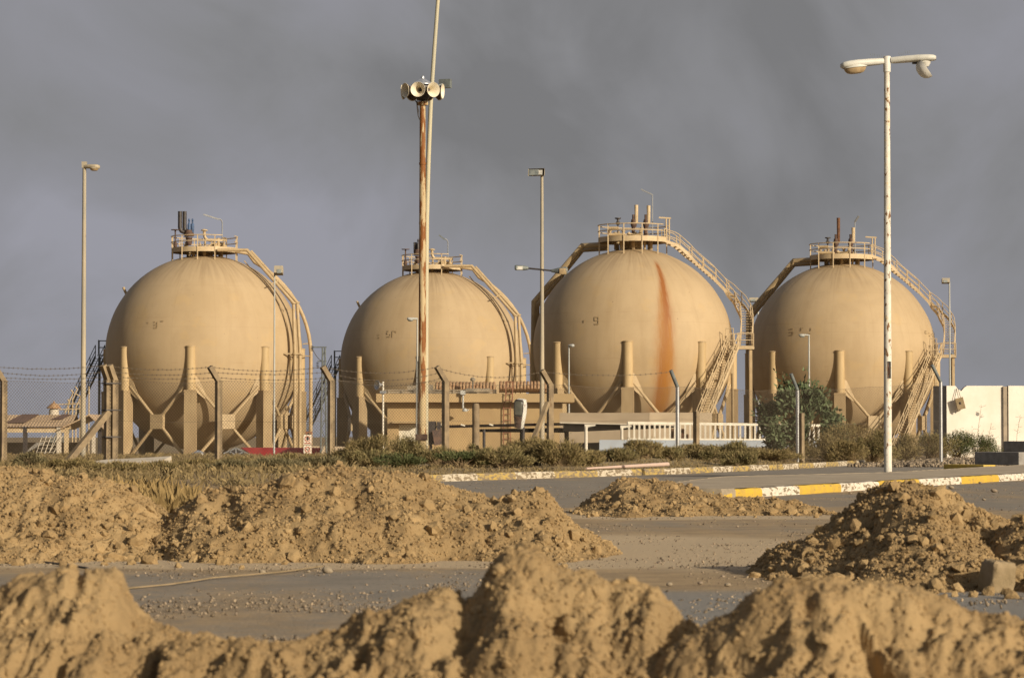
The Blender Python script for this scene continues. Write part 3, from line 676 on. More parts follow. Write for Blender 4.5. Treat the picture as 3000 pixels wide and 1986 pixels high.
def stair_parts(path, width, parent, names, mats, rise=.22, rail=1.0, posts=1.5, up=0.04):
    """open-riser stair along a 3-D path: stringers, treads, handrails as separate meshes"""
    pts, s = resample(path, .35)
    tg = np.gradient(pts, axis=0); hz = tg.copy(); hz[:, 2] = 0; hz /= np.linalg.norm(hz, axis=1)[:, None]
    nr = np.stack([-hz[:, 1], hz[:, 0], hz[:, 0]*0], -1)
    for sg in (-1, 1):
        mb = MB(); q = pts + nr*sg*width/2
        for i in range(len(q)-1): mb.beam(q[i], q[i+1], .05, .24)
        mb.build(names[0], mats[0], parent, smooth=0)
    mb = MB(); z = pts[:, 2]; n = max(2, int(abs(z[-1]-z[0])/rise)); zs = np.linspace(z[0], z[-1], n+1)[1:-1]
    o = np.argsort(z); zi = z[o]
    for zz in zs:
        p = np.array([np.interp(zz, zi, pts[o][:, k]) for k in range(3)]); h = np.array([np.interp(zz, zi, hz[o][:, k]) for k in range(2)])
        mb.box((p[0], p[1], zz), (width-.06, .24, .04), rz=math.atan2(h[1], h[0])-PI/2)
    mb.build(names[1], mats[1], parent, smooth=0)
    for sg in (-1, 1):
        mb = MB(); q = pts + nr*sg*width/2
        for hh in (rail, rail*.5): mb.tube(q + np.array((0, 0, hh)), .036, 6)
        k = max(1, int(round(posts/.35)))
        for i in list(range(0, len(q), k)) + [len(q)-1]: mb.tube([q[i], q[i]+np.array((0, 0, rail))], .04, 6)
        mb.build(names[2], mats[0], parent)

SEG = {'0': 'abcdef', '1': 'bc', '5': 'afgcd', '7': 'abc', '8': 'abcdefg', '9': 'abcdfg', 'F': 'aefg', 'P': 'abefg', 'R': 'abefg'}
SEGP = dict(a=((0, 1), (1, 1)), b=((1, 1), (1, .5)), c=((1, .5), (1, 0)), d=((0, 0), (1, 0)), e=((0, 0), (0, .5)), f=((0, .5), (0, 1)), g=((0, .5), (1, .5)))

def tank(key, px, py, Rpx, coloff, style, label, marks, streaks=(), seed=1.0, gz=None):
    Yd = TR*FPX/Rpx; c = P(px, py, Yd); cx, cy, cz = c
    gr = T(cx, cy); root = empty('spherical_gas_tank', (cx, cy, gr), label, 'gas tank', 'spherical gas tanks on concrete legs')
    d = np.array((-cx, -cy)); d = d/np.linalg.norm(d); rgt = np.array((-d[1], d[0]))
    def W(x, y, z):      # tank frame in metres: x right, y towards the road, z from the centre
        return np.array((cx + rgt[0]*x + d[0]*y, cy + rgt[1]*x + d[1]*y, cz + z))
    WR = lambda x, y, z: W(x*TR, y*TR, z*TR)
    va = math.atan2(rgt[1], rgt[0])   # heading of the tank frame
    # shell
    V, F = ico(6) if False else (None, None)
    bm = bmesh.new(); bmesh.ops.create_uvsphere(bm, u_segments=128, v_segments=80, radius=TR)
    for v in bm.verts:
        v.co *= 1 + .0012*float(perlin(v.co.x*.5+seed, v.co.z*.6+v.co.y*.4, 3))
    me = bpy.data.meshes.new('shell'); bm.to_mesh(me); bm.free()
    o = link('shell', me, tank_mat('tank_paint', streaks, seed), root, smooth=180); o.location = (0, 0, cz-gr)
    # columns
    ztop, zcon = .35, -3.35
    feet = []
    for i in range(8):
        a = R(coloff + 45*i); ux, uy = math.sin(a), -math.cos(a)
        X, Y = cx + ux*TR*.985, cy + uy*TR*.985; g0 = T(X, Y)-.25
        mb = MB(); mb.tube([(X, Y, cz+zcon-.05), (X, Y, cz+ztop)], .41, 20)
        cl = mb.build('column', mt['tube'], root)
        mb = MB(); mb.lathe([(.0, .09), (.30, .075), (.45, .02), (.45, -.03), (.40, -.03)], (X, Y, cz+ztop), 20); mb.build('cap', mt['steel'], cl)
        mb = MB(); mb.box((X, Y, (cz+zcon+g0)/2), (.98, .98, cz+zcon-g0), rz=a); mb.box((X, Y, cz+zcon-.10), (1.03, 1.03, .12), rz=a)
        mb.box((X, Y, g0+.38), (1.5, 1.5, .5), rz=a)
        mb.build('pedestal', mt['leg'], cl, smooth=0)
        feet.append((X, Y, g0, a))
    for i in range(8):
        X0, Y0, g0, a0 = feet[i]; X1, Y1, g1, a1 = feet[(i+1) % 8]
        t = np.array((X1-X0, Y1-Y0, 0)); Ln = np.linalg.norm(t); t /= Ln
        hi, lo = cz+zcon+.35, g0+.65
        A0, B1 = np.array((X0, Y0, hi))+t*.52, np.array((X1, Y1, lo))-t*.55
        A1, B0 = np.array((X1, Y1, hi))-t*.52, np.array((X0, Y0, lo))+t*.55
        mid = (A0+B1+A1+B0)/4; nn = np.array((-t[1], t[0], 0))*.05
        for (p, q) in ((A0, B1), (A1, B0)):
            mb = MB(); sft = nn if p is A0 else -nn; mb.tube([p+sft, q+sft], .14, 10); br = mb.build('brace', mt['steel'], root)
            mb = MB(); u = (q-p)/np.linalg.norm(q-p)
            w3 = p + u*1.15
            gp = [p - t*np.sign(np.dot(t, q-p))*.16 + np.array((0, 0, .85)), p + np.array((0, 0, .75)) + t*np.sign(np.dot(t, q-p))*.10, w3 + np.array((0, 0, .25)), w3 - np.array((0, 0, .28)), p - np.array((0, 0, .42)) - t*np.sign(np.dot(t, q-p))*.16]
            nn2 = nn/np.linalg.norm(nn)*.03
            mb.add([g+nn2 for g in gp]+[g-nn2 for g in gp], [(0, 1, 2, 3, 4), (9, 8, 7, 6, 5)]+[(k, 5+k, 5+(k+1) % 5, (k+1) % 5) for k in range(5)])
            mb.build('gusset_plate', mt['steel'], br, smooth=0)
        mb = MB(); nn2 = nn/np.linalg.norm(nn)*.19
        q = [mid + t*sx*.62 + np.array((0, 0, sz*.62)) for sx, sz in ((-1, -1), (1, -1), (1, 1), (-1, 1))]
        mb.add([g+nn2 for g in q]+[g-nn2 for g in q], [(0, 1, 2, 3), (7, 6, 5, 4)]+[(k, 4+k, 4+(k+1) % 4, (k+1) % 4) for k in range(4)])
        mb.build('crossing_plate', mt['steel'], root, smooth=0)
    # platform ring
    PR = 2.85; zd = 9.10
    mb = MB(); O = W(0, 0, 0); mb.lathe([(1.1, zd-.06), (PR, zd-.06), (PR, zd), (1.1, zd), (1.1, zd-.06)], O, 48); pl = mb.build('platform_deck', mt['steel'], root, smooth=30)
    mb = MB(); mb.lathe([(PR, zd-.30), (PR+.04, zd-.30), (PR+.04, zd+.13), (PR, zd+.13), (PR, zd-.30)], O, 48); mb.build('fascia', mt['steelpale'], pl, smooth=30)
    mb = MB(); vw = math.atan2(d[1], d[0])
    off = -12 if style == 'A' else 15
    gap = [48] if style == 'A' else [75]
    for k in range(12):
        a = off+30*k
        if a in gap: continue
        X = PR*math.sin(R(a)); Y = PR*math.cos(R(a)); zs = math.sqrt(TR**2-PR**2)
        mb = MB(); mb.beam(W(X*1.02, Y*1.02, zs-.05), W(X*1.02, Y*1.02, zd+1.15), .085, .085)
        mb.build('post', mt['steelpale'], pl, smooth=0)
    mb = MB()
    arcs = [(gap[0]+16, gap[0]+344)]
    for a0, a1 in arcs:
        for hh in (1.13, .62): mb.tube([W(PR*1.02*math.sin(R(a)), PR*1.02*math.cos(R(a)), zd+hh) for a in np.arange(a0, a1+.1, 8)], .045, 6)
    mb.build('handrail', mt['steelpale'], pl)
    mb = MB(); mb.lathe([(.75, 8.3), (.75, 8.72), (.95, 8.72), (.95, 8.84), (0, 8.84)], O, 20)
    for a in range(0, 360, 40): mb.tube([W(1.5*math.sin(R(a)), 1.5*math.cos(R(a)), 8.2), W(1.5*math.sin(R(a)), 1.5*math.cos(R(a)), 9.0)], .10 if a % 80 else .16, 8)
    mb.build('manhole', mt['steel'], root)
    mb = MB()
    rg = random.Random(int(seed*10))
    def valve(x, y, z, s=1.0, wheel=True):
        mb.lathe([(.0, 0), (.20*s, 0), (.20*s, .07*s), (.11*s, .09*s), (.11*s, .22*s), (.2*s, .3*s), (.2*s, .42*s), (.1*s, .5*s), (.1*s, .62*s), (.16*s, .63*s), (.16*s, .7*s), (0, .7*s)], W(x, y, z), 10)
        if wheel:
            mb.tube([W(x, y, z+.6*s), W(x, y, z+1.15*s)], .035*s, 6)
            mb.lathe([(.20*s, 0), (.26*s, .03*s), (.20*s, .06*s), (.20*s, 0)], W(x, y, z+1.1*s), 12)
    def pipe(pts, r, rd=None, n=10):
        mb.tube([W(*p) for p in pts], r, n)
    def elbow(p0, c, p1, k=5):
        p0, c, p1 = map(np.array, (p0, c, p1)); return [tuple((1-t)**2*p0+2*t*(1-t)*c+t*t*p1) for t in np.linspace(0, 1, k)]
    sx = (1/33.6)     # metres per photo pixel at the tanks (about)
    if style == 'A':
        for x, y in ((1.0, .6), (1.35, -.2), (.75, -.6), (-.4, .8), (-1.6, -.4), (1.7, .5)): valve(x, y, zd, rg.uniform(.7, 1.1), rg.random() < .5)
        pipe([(.05, .9, zd+.15), (.05, .9, zd+.75), (.5, .7, zd+.85), (1.9, .4, zd+.8)], .10); pipe([(.6, .2, zd+.45), (1.8, .2, zd+.45)], .13); pipe([(1.2, .5, zd), (1.2, .5, zd+1.0)], .14)
        mb.build('valve_manifold', mt['steel'], root)
        mb = MB(); pipe([(.05, .3, zd+.05)] + [(.95, .3, zd+.75)] + elbow((.5, .3, zd+.8), (-.02, .3, zd+.85), (-.02, .3, zd+1.35)) + [(-.02, .3, zd+1.62)], .13)
        mb.lathe([(.16, 0), (.30, .03), (.30, .10), (.05, .2), (0, .2)], W(-.02, .3, zd+1.62), 12); mb.build('gooseneck_vent', mt['steelpale'], root)
        mb = MB(); pipe([(-2.55, .5, zd), (-2.55, .5, zd+1.5)], .06)
        mb.lathe([(.0, 0), (.13, .0), (.18, .2), (.13, .45), (.06, .5)], W(-2.55, .5, zd+.15), 10); mb.lathe([(.0, 0), (.07, .05), (.07, .2), (.38, .22), (.38, .28), (0, .28)], W(-2.55, .5, zd+1.45), 14)
        mb.build('handwheel_valve', mt['darkrust'], root)
        mb = MB(); mb.lathe([(.0, 0), (.18, 0), (.28, .3), (.22, .55), (.30, .6), (.30, .72), (.0, .72)], W(-1.35, .3, zd+.35), 12)
        mb.lathe([(.0, 0), (.42, 0), (.44, .1), (.36, .55), (.0, .55)], W(-1.35, .3, zd+1.15), 12)
        mb.build('vent_base', mt['darkrust'], root)
        tall = 3.35 if key == 1 else 2.4
        for x in ((-2.15, -1.75) if key == 1 else (-1.9, -1.75)):
            mb = MB()
            if key == 1: pipe([(x, .2, zd+tall)] + elbow((x, .2, zd+1.95), (x, .2, zd+1.5), (x+.55, .2, zd+1.5)) + [(-1.1, .2, zd+1.4)], .185, n=12)
            else: pipe([(x+.2, .2, zd+1.4), (x+.2, .2, zd+tall)], .09)
            mb.build('vent_pipe', mt['dark'], root)
        for x in (-1.35, -1.05):
            mb = MB(); mb.lathe([(.0, 0), (.10, 0), (.14, .2), (.14, .75), (.07, .85), (.07, 1.05), (.10, 1.1), (.05, 1.25), (0, 1.25)], W(x, .45, zd+1.45), 10); mb.build('relief_valve', mt['bluev'] if key == 1 else mt['dark'], root)
        lx = 1.55 if key == 1 else 1.5
        mb = MB(); mb.tube([W(lx, -.6, zd), W(lx, -.6, zd+2.4)] + [W(*p) for p in elbow((lx, -.6, zd+2.4), (lx, -.6, zd+2.72), (lx-.3, -.5, zd+2.78))], .055, 8)
        lp = mb.build('work_light', mt['galv'], root)
        mb = MB(); mb.beam(W(lx-.3, -.5, zd+2.72), W(lx-(1.65 if key == 1 else .85), -.5, zd+3.15), .16, .12); mb.build('lamp_head', mt['galv' if key == 1 else 'galvdark'], lp, smooth=0)
        # pipework running down the side to the right
        for k, pth in enumerate(([(.13, .34, 1.035), (.43, .34, 1.035), (.89, .60, .49), (.905, .61, -.02), (.905, .61, -1.10)],
                    [(.47, .22, 1.03), (.93, .50, .50), (.96, .52, -.02), (.96, .52, -1.10)])):
            mb = MB(); mb.tube([WR(*p) for p in pth], .15, 10); pp = mb.build('downpipe', mt['steel'], root)
            for p in (pth[-3], (pth[-2])):
                mb = MB(); mb.lathe([(.15, -.06), (.24, -.06), (.24, .06), (.15, .06)], WR(*p), 12); mb.build('flange', mt['steel'], pp)
        arc = [(.30, .12, 1.04), (.445, .10, 1.015)] + [(1.085*math.cos(R(a)), .10, 1.085*math.sin(R(a))-.03) for a in np.arange(62, -1, -5)] + [(1.085, .10, -.35), (1.085, .10, -1.08)]
        mb = MB(); mb.tube([WR(*p) for p in arc], .16, 10); ap = mb.build('downpipe', mt['steel'], root)
        mb = MB()
        for p in (arc[5], arc[9], arc[13]): mb.tube([WR(*p), WR(p[0]*.93, p[1], p[2]*.93)], .05, 6)
        mb.tube([WR(.87, .60, -.03), WR(1.085, .1, -.03)], .05, 6); mb.tube([WR(.80, .62, -.02), WR(.97, .60, -.02)], .07, 6); mb.tube([WR(.66, .55, .68), WR(.74, .48, .72)], .06, 6)
        mb.build('pipe_support', mt['steel'], root)
        thin = [(.40, .30, .93)] + [(1.02*math.sin(R(a))*math.cos(R(33)), 1.02*math.sin(R(a))*math.sin(R(33)), 1.02*math.cos(R(a))) for a in np.arange(32, 92, 6)] + [(.86, .56, -.3)]
        mb = MB(); mb.tube([WR(*p) for p in thin], .05, 6); mb.build('conduit', mt['steel'], root)
        # flight at the far left, in the tank's own shade
        st = WR(-1.07, -.50, -.02); run = np.array((-.42, .80)); run /= np.linalg.norm(run); bot = WR(-1.07, -.50, -.02) ; dz = st[2]-gr
        en = W(-1.07*TR+run[0]*dz*.92, -.50*TR+run[1]*dz*.92, 0); en[2] = gr
        mb = MB(); mb.box(WR(-1.01, -.55, -.01), (1.5, 1.4, .08), rz=va); mb.tube([WR(-1.08, -.6, -.02), (WR(-1.08, -.6, 0)[0], WR(-1.08, -.6, 0)[1], gr)], .12, 8)
        ld = mb.build('stair_landing', mt['galvdark'], root)
        mb = MB(); q = [WR(-1.085, -.46, 0), WR(-1.085, -.64, 0), WR(-.93, -.64, 0)]
        for hh in (1.25, .65): mb.tube([p+np.array((0, 0, hh)) for p in q], .045, 6)
        for p in q + [(q[0]+q[1])/2, (q[1]+q[2])/2]: mb.tube([p, p+np.array((0, 0, 1.25))], .05, 6)
        mb.build('handrail', mt['galvdark'], ld)
        stair_parts([st, en], .95, root, ('stair_stringer', 'stair_tread', 'stair_handrail'), (mt['galvdark'], mt['galvdark']))
    else:
        for x, y in ((-1.9, .5), (-1.5, -.3), (-1.2, .7), (-.8, .2), (.2, .4), (1.1, -.6)): valve(x, y, zd, rg.uniform(.8, 1.1), False)
        pipe([(-2.0, .5, zd+.9), (-1.2, .6, zd+.9)], .12); pipe([(-.4, .8, zd+.5)] + elbow((-.3, .8, zd+.35), (.2, .8, zd+.2), (.6, .8, zd+.4)) + [(.75, .8, zd+.9)], .15); pipe([(-2.0, .8, zd+.35), (-.9, .8, zd+.35)], .13)
        mb.build('valve_manifold', mt['steel'], root)
        mb = MB(); pipe([(-1.25, .2, zd), (-1.25, .2, zd+1.4)], .06); mb.lathe([(.0, 0), (.14, .0), (.2, .15), (.1, .3), (.1, .45), (.26, .5), (.26, .58), (0, .58)], W(-1.25, .2, zd+1.2), 10); mb.build('handwheel_valve', mt['dark'], root)
        for j, (x, h, mtl) in enumerate(((.28, 2.85, 'steelpale'), (1.30, 2.8, 'steelpale')) if key == 3 else ((-.28, 3.55, 'rustframe'), (1.05, 2.65, 'steelpale'))):
            mb = MB(); pipe([(x-.25, .1, zd), (x-.25, .1, zd+1.1)], .15); mb.lathe([(.0, 0), (.2, 0), (.26, .2), (.2, .65), (0, .65)], W(x-.22, .1, zd+1.0), 10); pipe([(x-.25, .1, zd+1.5), (x-.25, .1, zd+2.05)], .10); mb.build('relief_valve', mt['darkrust'], root)
            mb = MB(); pipe([(x-.2, .1, zd+1.3), (x, .1, zd+1.45), (x, .1, zd+h)], .16, n=12); mb.build('vent_pipe', mt[mtl], root)
        lx = 1.62 if key == 3 else 1.2
        mb = MB(); hh = 3.75 if key == 3 else 3.2
        mb.tube([W(lx, -.4, zd), W(lx, -.4, zd+hh)], .055, 8); lp = mb.build('work_light', mt['galv'], root)
        mb = MB()
        if key == 3: mb.beam(W(lx, -.4, zd+hh), W(lx-.95, -.4, zd+hh+.45), .2, .09)
        else: mb.beam(W(lx, -.4, zd+hh), W(lx+.35, -.3, zd+hh+.55), .26, .12)
        mb.build('lamp_head', mt['galv'], lp, smooth=0)
        mb = MB(); mb.tube([W(2.75, .3, zd), W(2.75, .3, zd+1.75)], .06, 6); mb.tube([W(3.0, .3, zd-.2), W(3.0, .3, zd+1.75)], .06, 6); mb.beam(W(2.15, .3, zd+1.78), W(3.15, .3, zd+1.72), .12, .12); mb.build('davit', mt['steelpale'], root)
        for k, (yy, rr) in enumerate(((-.20, .24), (-.33, .20))):
            ex = -.03*k
            pth = [(-.25, yy+.2, 1.045-.03*k), (-.51, yy+.1, 1.04-.035*k), (-1.0-ex, yy, .48+ex), (-1.005-ex, yy, -.02), (-1.005-ex, yy, -1.08)]
            mb = MB(); mb.tube([WR(*p) for p in pth], rr, 12); mb.build('downpipe', mt['steel'], root)
        # curved stair round the side to the landing, then a straight flight to the ground
        path = [(.30, .06, 1.075), (.43, .03, 1.03), (.585, -.02, .895), (.81, -.03, .70), (.954, -.02, .55), (1.06, .05, .43), (1.12, .16, .31), (1.13, .28, .19), (1.11, .43, .02)]
        stair_parts([WR(*p) for p in path], .95, root, ('curved_stair_stringer', 'curved_stair_tread', 'curved_stair_handrail'), (mt['steelpale'], mt['steel']))
        mb = MB(); lc = WR(1.06, .52, .005); mb.box(lc, (2.0, 1.3, .09), rz=va); mb.box(lc-np.array((0, 0, .14)), (2.05, 1.35, .18), rz=va); ld = mb.build('stair_landing', mt['steelpale'], root, smooth=0)
        mb = MB()
        for x, y in ((.97, .57), (1.15, .57), (1.15, .47)):
            q = WR(x, y, 0); mb.beam((q[0], q[1], T(q[0], q[1])-.1), (q[0], q[1], q[2]-.05), .22, .22)
        mb.build('support_post', mt['steel'], ld, smooth=0)
        mb = MB(); q = [WR(1.175, .46, 0), WR(1.175, .595, 0), WR(1.02, .595, 0)]; q2 = [WR(.945, .45, 0), WR(1.04, .45, 0)]
        for qq in (q, q2):
            for hh in (1.1, .55): mb.tube([p+np.array((0, 0, hh)) for p in qq], .042, 6)
            for p in qq + [(qq[0]+qq[1])/2]: mb.tube([p, p+np.array((0, 0, 1.1))], .045, 6)
        mb.build('handrail', mt['steelpale'], ld)
        st = WR(.975, .60, -.005); dz = st[2]-gr; run = np.array((-.42, .86)); run /= np.linalg.norm(run)
        en = W(.975*TR+run[0]*dz*.98, .60*TR+run[1]*dz*.98, 0); en[2] = gr
        stair_parts([st, en], .95, root, ('lower_stair_stringer', 'lower_stair_tread', 'lower_stair_handrail'), (mt['steelpale'], mt['steelpale']))
        mb = MB(); q = WR(.98, .57, .0); mb.tube([q, q+np.array((0, 0, 1.5)), q+np.array((rgt[0]*-.6, rgt[1]*-.6, 1.5)), q+np.array((rgt[0]*-.6, rgt[1]*-.6, .2))], .045, 6); mb.build('stair_gate', mt['steelpale'], ld)
    # faded stencilled number on the shell, each bar laid on the curved plate
    mb = MB(); rr = random.Random(int(seed*7)+1)
    for (ch, mx, my, hpx, keep) in marks:
        x0 = (mx-px)/Rpx; z0 = -(my-py)/Rpx; hh = hpx/Rpx; ww = hh*.55
        for sname in SEG[ch]:
            if rr.random() > keep: continue
            (ax, az), (bx, bz) = SEGP[sname]; pa = np.array((x0+ax*ww, z0-hh/2+az*hh)); pb = np.array((x0+bx*ww, z0-hh/2+bz*hh))
            if rr.random() > keep: pb = pa + (pb-pa)*rr.uniform(.3, .8)
            def on(p): return W(*(np.array((p[0], math.sqrt(max(0, 1-p[0]**2-p[1]**2)), p[1]))*(TR*1.0045)))
            nrm = (on((pa+pb)/2)-W(0, 0, 0)); nrm /= np.linalg.norm(nrm)
            mb.beam(on(pa), on(pb), .012, .085, up=tuple(np.cross(nrm, on(pb)-on(pa))))
    if mb.v: mb.build('stencilled_number', mt['numb'], root, smooth=0)
    if style == 'A':
        mb = MB(); q = WR(-.79, -.05, .60); mb.tube([q, q+np.array((-.28, 0, .62))], .12, 8); mb.build('nozzle', mt['steel'], root)
    return root
mt['tube'] = M('column_paint', (.47, .345, .185), (.42, .305, .16), 1.3, .6, stretch=(1, 1, .3), spec=.25)
TR = 8.6
tank(1, 598, 1035, 287, -1.5, 'A', 'tan spherical gas tank with two black elbow vent pipes on its top platform', [('P', 430, 962, 17, .5), ('9', 456, 962, 17, .5), ('7', 476, 960, 17, .6)], seed=1.3)
TR = 8.75
tank(2, 1266, 1062, 268, -5, 'A', 'tan spherical gas tank half hidden by the rusty speaker pole and the flat-roofed building', [('8', 1113, 989, 16, .3), ('9', 1138, 987, 16, .55), ('8', 1153, 988, 18, .75)], seed=4.1)
TR = 8.3
tank(3, 1855, 1022, 293, -5.5, 'B', 'tan spherical gas tank with a long orange rust streak down its front', [('1', 1708, 948, 14, .6), ('9', 1746, 950, 20, 1.0)],
     streaks=[(15.9, .46, -.85, .88, (.26, .098, .028), 1.35), (13.4, .45, -.1, .60, (.36, .20, .065), .5), (18.2, .42, -.85, .30, (.34, .16, .035), .75)], seed=7.7)
TR = 8.5
tank(4, 2467, 1047, 275, -8, 'B', 'tan spherical gas tank seen behind the rust-flecked white street lamp', [('8', 2320, 980, 17, .6), ('5', 2352, 978, 17, .4), ('0', 2370, 978, 17, .55), ('R', 2704, 982, 13, .4), ('5', 2716, 982, 13, .4), ('0', 2727, 982, 13, .4)], seed=9.2)
# ------------------------------------------------------------------ lamp posts and masts
def lamp_head(mb_parent, root_pt, axis, length, name='lamp_head', width=.16, t0=.10, t1=.17, mat='polecream', lens='lens', bowl=True, open_bowl=False, tilt=0.0):
    """street-lamp head: tapered housing growing along axis from the pole, with a glass bowl below"""
    p = np.array(root_pt, float); ax = np.array(axis, float); ax /= np.linalg.norm(ax)
    up = np.array((0, 0, 1.)); side = np.cross(ax, up); side /= np.linalg.norm(side); up = np.cross(side, ax)
    L = length; secs = []
    for f, w, h, dz in ((0, .45, .9, 0), (.08, .55, 1.0, 0), (.35, .8, 1.0, .005), (.6, 1, 1, .005), (.82, 1.0, .95, .0), (.95, .8, .8, -.005), (1.0, .5, .5, -.01)):
        secs.append((p + ax*L*f + up*(dz*L), side*width*w, up*(t0+(t1-t0)*min(1, f*1.3))*.5*h))
    mb = MB(); mb.loft(secs, 16); hd = mb.build(name, mt[mat], mb_parent, smooth=50)
    c = p + ax*L*.68 - up*t1*.30
    A = np.stack([ax, side, up], 1)
    if bowl:
        mb = MB(); w = width*.92
        pr = [(0, -.17), (.10, -.165), (.16, -.14), (.2, -.08), (.215, 0), (0, .0)]
        V = MB(); V.lathe([(r*L*1.25, z*L) for r, z in pr], (0, 0, 0), 20)
        vv = np.array(V.v)*np.array((1, w/(.215*L*1.25), 1)); mb.add(vv @ A.T + c, V.f); mb.build('lamp_bowl', mt[lens], hd)
        mb = MB(); V = MB(); V.lathe([(.225*L*1.25, -.03*L), (.235*L*1.25, -.03*L), (.235*L*1.25, .03*L), (.225*L*1.25, .03*L)], n=20)
        vv = np.array(V.v)*np.array((1, w/(.215*L*1.25), 1)); mb.add(vv @ A.T + c, V.f); mb.build('bowl_rim', mt[mat], hd)
    if open_bowl:      # the hinged bowl hangs open from the housing
        pr = [(.235, .0), (.22, -.07), (.17, -.13), (.09, -.165), (.0, -.175), (0, -.165), (.085, -.155), (.16, -.122), (.21, -.065), (.225, 0), (.235, 0)]
        V = MB(); V.lathe([(r*L*1.0, z*L*1.25) for r, z in pr], n=22); A2 = A @ rotm(0, 0, R(58))
        vv = np.array(V.v); mb = MB(); mb.add(vv @ A2.T + c + ax*L*.09 - up*L*.17, V.f); mb.build('lamp_bowl', mt['white'], hd)
        mb = MB(); V = MB(); V.lathe([(0, 0), (.10*L, 0), (.14*L, -.05*L), (.09*L, -.14*L), (0, -.15*L)], n=16); mb.add(np.array(V.v) @ A.T + c + ax*L*.06, V.f); mb.build('reflector', mt['refl'], hd)
        mb = MB(); mb.box(c - ax*L*.16 - up*.04, (.10, .05, .06)); mb.tube([c-ax*L*.1-up*.02, c-ax*L*.03-up*L*.1], .008, 5); mb.build('hinge', mt['dark'], hd)
    return hd

def street_pole(name, px, pytop, Y, r0, r1, mat, label, cat, base=None, group=None):
    x = PX(px, Y); zb = T(x, Y) if base is None else base; zt = PZ(pytop, Y)
    root = empty(name, (x, Y, zb), label, cat, group)
    n = 14; zs = np.linspace(zb-.05, zt, n); mb = MB(); mb.tube([(x, Y, z) for z in zs], list(np.linspace(r0, r1, n)), 14)
    pl = mb.build('pole', mt[mat], root, smooth=50)
    return root, x, zb, zt

GL = 'lamp posts round the tank farm'
# white double lamp at the traffic island, rust flecked, with its hatch open
mt['islandpole'] = M('flaking_white_pole', (.66, .63, .55), (.56, .52, .44), 3, .6, .15, 30, spec=.25, rust=.6, rscale=15, rstretch=(1, 1, .5), rcol=(.26, .13, .05), rlo=.555, speck=(7, (.62, .52, .36), .58, .66))
Y = 63.0; x = PX(2601, Y); zb = .148; root = empty('street_lamp', (x, Y, zb), 'white rust-flecked street lamp with two heads, one hanging open, on the traffic island', 'street lamp', GL)
lean = (PX(2603.5, Y)-x)
zt = PZ(168, Y); zh0, zh1 = PZ(1109, Y), PZ(1059, Y)
fx = lambda z: x + lean*(z-zb)/(zt-zb)
def tubez(z0, z1, ra, rb, k=10): return [(fx(z), Y, z) for z in np.linspace(z0, z1, k)], list(np.linspace(ra, rb, k))
mb = MB(); p, r = tubez(zb-.02, zh0, .088, .086); mb.tube(p, r, 24); p, r = tubez(zh1, PZ(210, Y), .086, .062, 16); mb.tube(p, r, 24)
V = []; F = []; k0, k1, nn = 0, 18, 24      # wall round the hatch: part of the ring is missing on the side towards the road
aa = np.linspace(R(-40), R(255), 19)
for zz in (zh0, zh1):
    for rr in (.086, .074):
        for a in aa: V.append((fx(zz)+rr*math.cos(a), Y+rr*math.sin(a), zz))
m_ = len(aa)
for i in range(m_-1):
    F.append((i, i+1, 2*m_+i+1, 2*m_+i)); F.append((m_+i+1, m_+i, 3*m_+i, 3*m_+i+1))
F.append((0, 2*m_, 3*m_, m_)); F.append((m_-1, 2*m_-1, 4*m_-1, 3*m_-1)); mb.add(V, F)
pl = mb.build('pole', mt['islandpole'], root, smooth=50)
mb = MB()
for q in range(3): mb.tube([(fx(zh0)+.0+.02*q-.02, Y-.045+.01*(q % 2), zh0+.02), (fx(zh0)+.035*math.sin(q*2.1), Y-.06, zh0+.13), (fx(zh0)-.02+.02*q, Y-.045, zh1-.03)], .0065, 5)
mb.build('cable_loop', mt['rustframe'], pl)
mb = MB(); mb.tube([(fx(zh0), Y+.012, zh0-.02), (fx(zh1), Y+.012, zh1+.02)], .058, 16); mb.build('hatch_shade', mt['dark'], pl)  # dark tube added inside the pole as painted shade in the open hatch
mb = MB(); mb.tube([(fx(zt), Y, PZ(212, Y)), (fx(zt), Y, PZ(166, Y))], .082, 18); mb.build('collar', mt['white'], root)
lamp_head(root, (fx(zt)-.085, Y, PZ(180, Y)), (-1, -.15, -.12), .97, width=.17, t0=.145, t1=.18, mat='headwhite', lens='lens')
lamp_head(root, (fx(zt)+.085, Y, PZ(178, Y)), (1, -.15, .05), 1.0, width=.17, t0=.145, t1=.16, mat='headwhite', bowl=False, open_bowl=True)
mb = MB()
for sx, zz in ((-.35, 161), (.28, 158), (-.2, 164), (.42, 152)):
    for q in range(3): mb.tube([(fx(zt)+sx+.04*q, Y, PZ(zz+6, Y)), (fx(zt)+sx+.05*q-.02, Y, PZ(zz-3, Y))], .004, 4)
mb.build('bird_spike', mt['galvdark'], root)

# lamp on the open ground beside the first tank
root, x, zb, zt = street_pole('street_lamp', 243, 482, 100, .10, .065, 'polecream', 'tall cream single-head street lamp with peeling paint behind the doubled fence post', 'street lamp', group=GL)
lamp_head(root, (x-.02, 100, zt-.08), (1, -.25, -.03), .58, width=.17, t0=.13, t1=.17)
mb = MB(); mb.box((x, 100, zt-.02), (.17, .17, .22)); mb.build('bracket', mt['polecream'], root, smooth=0)

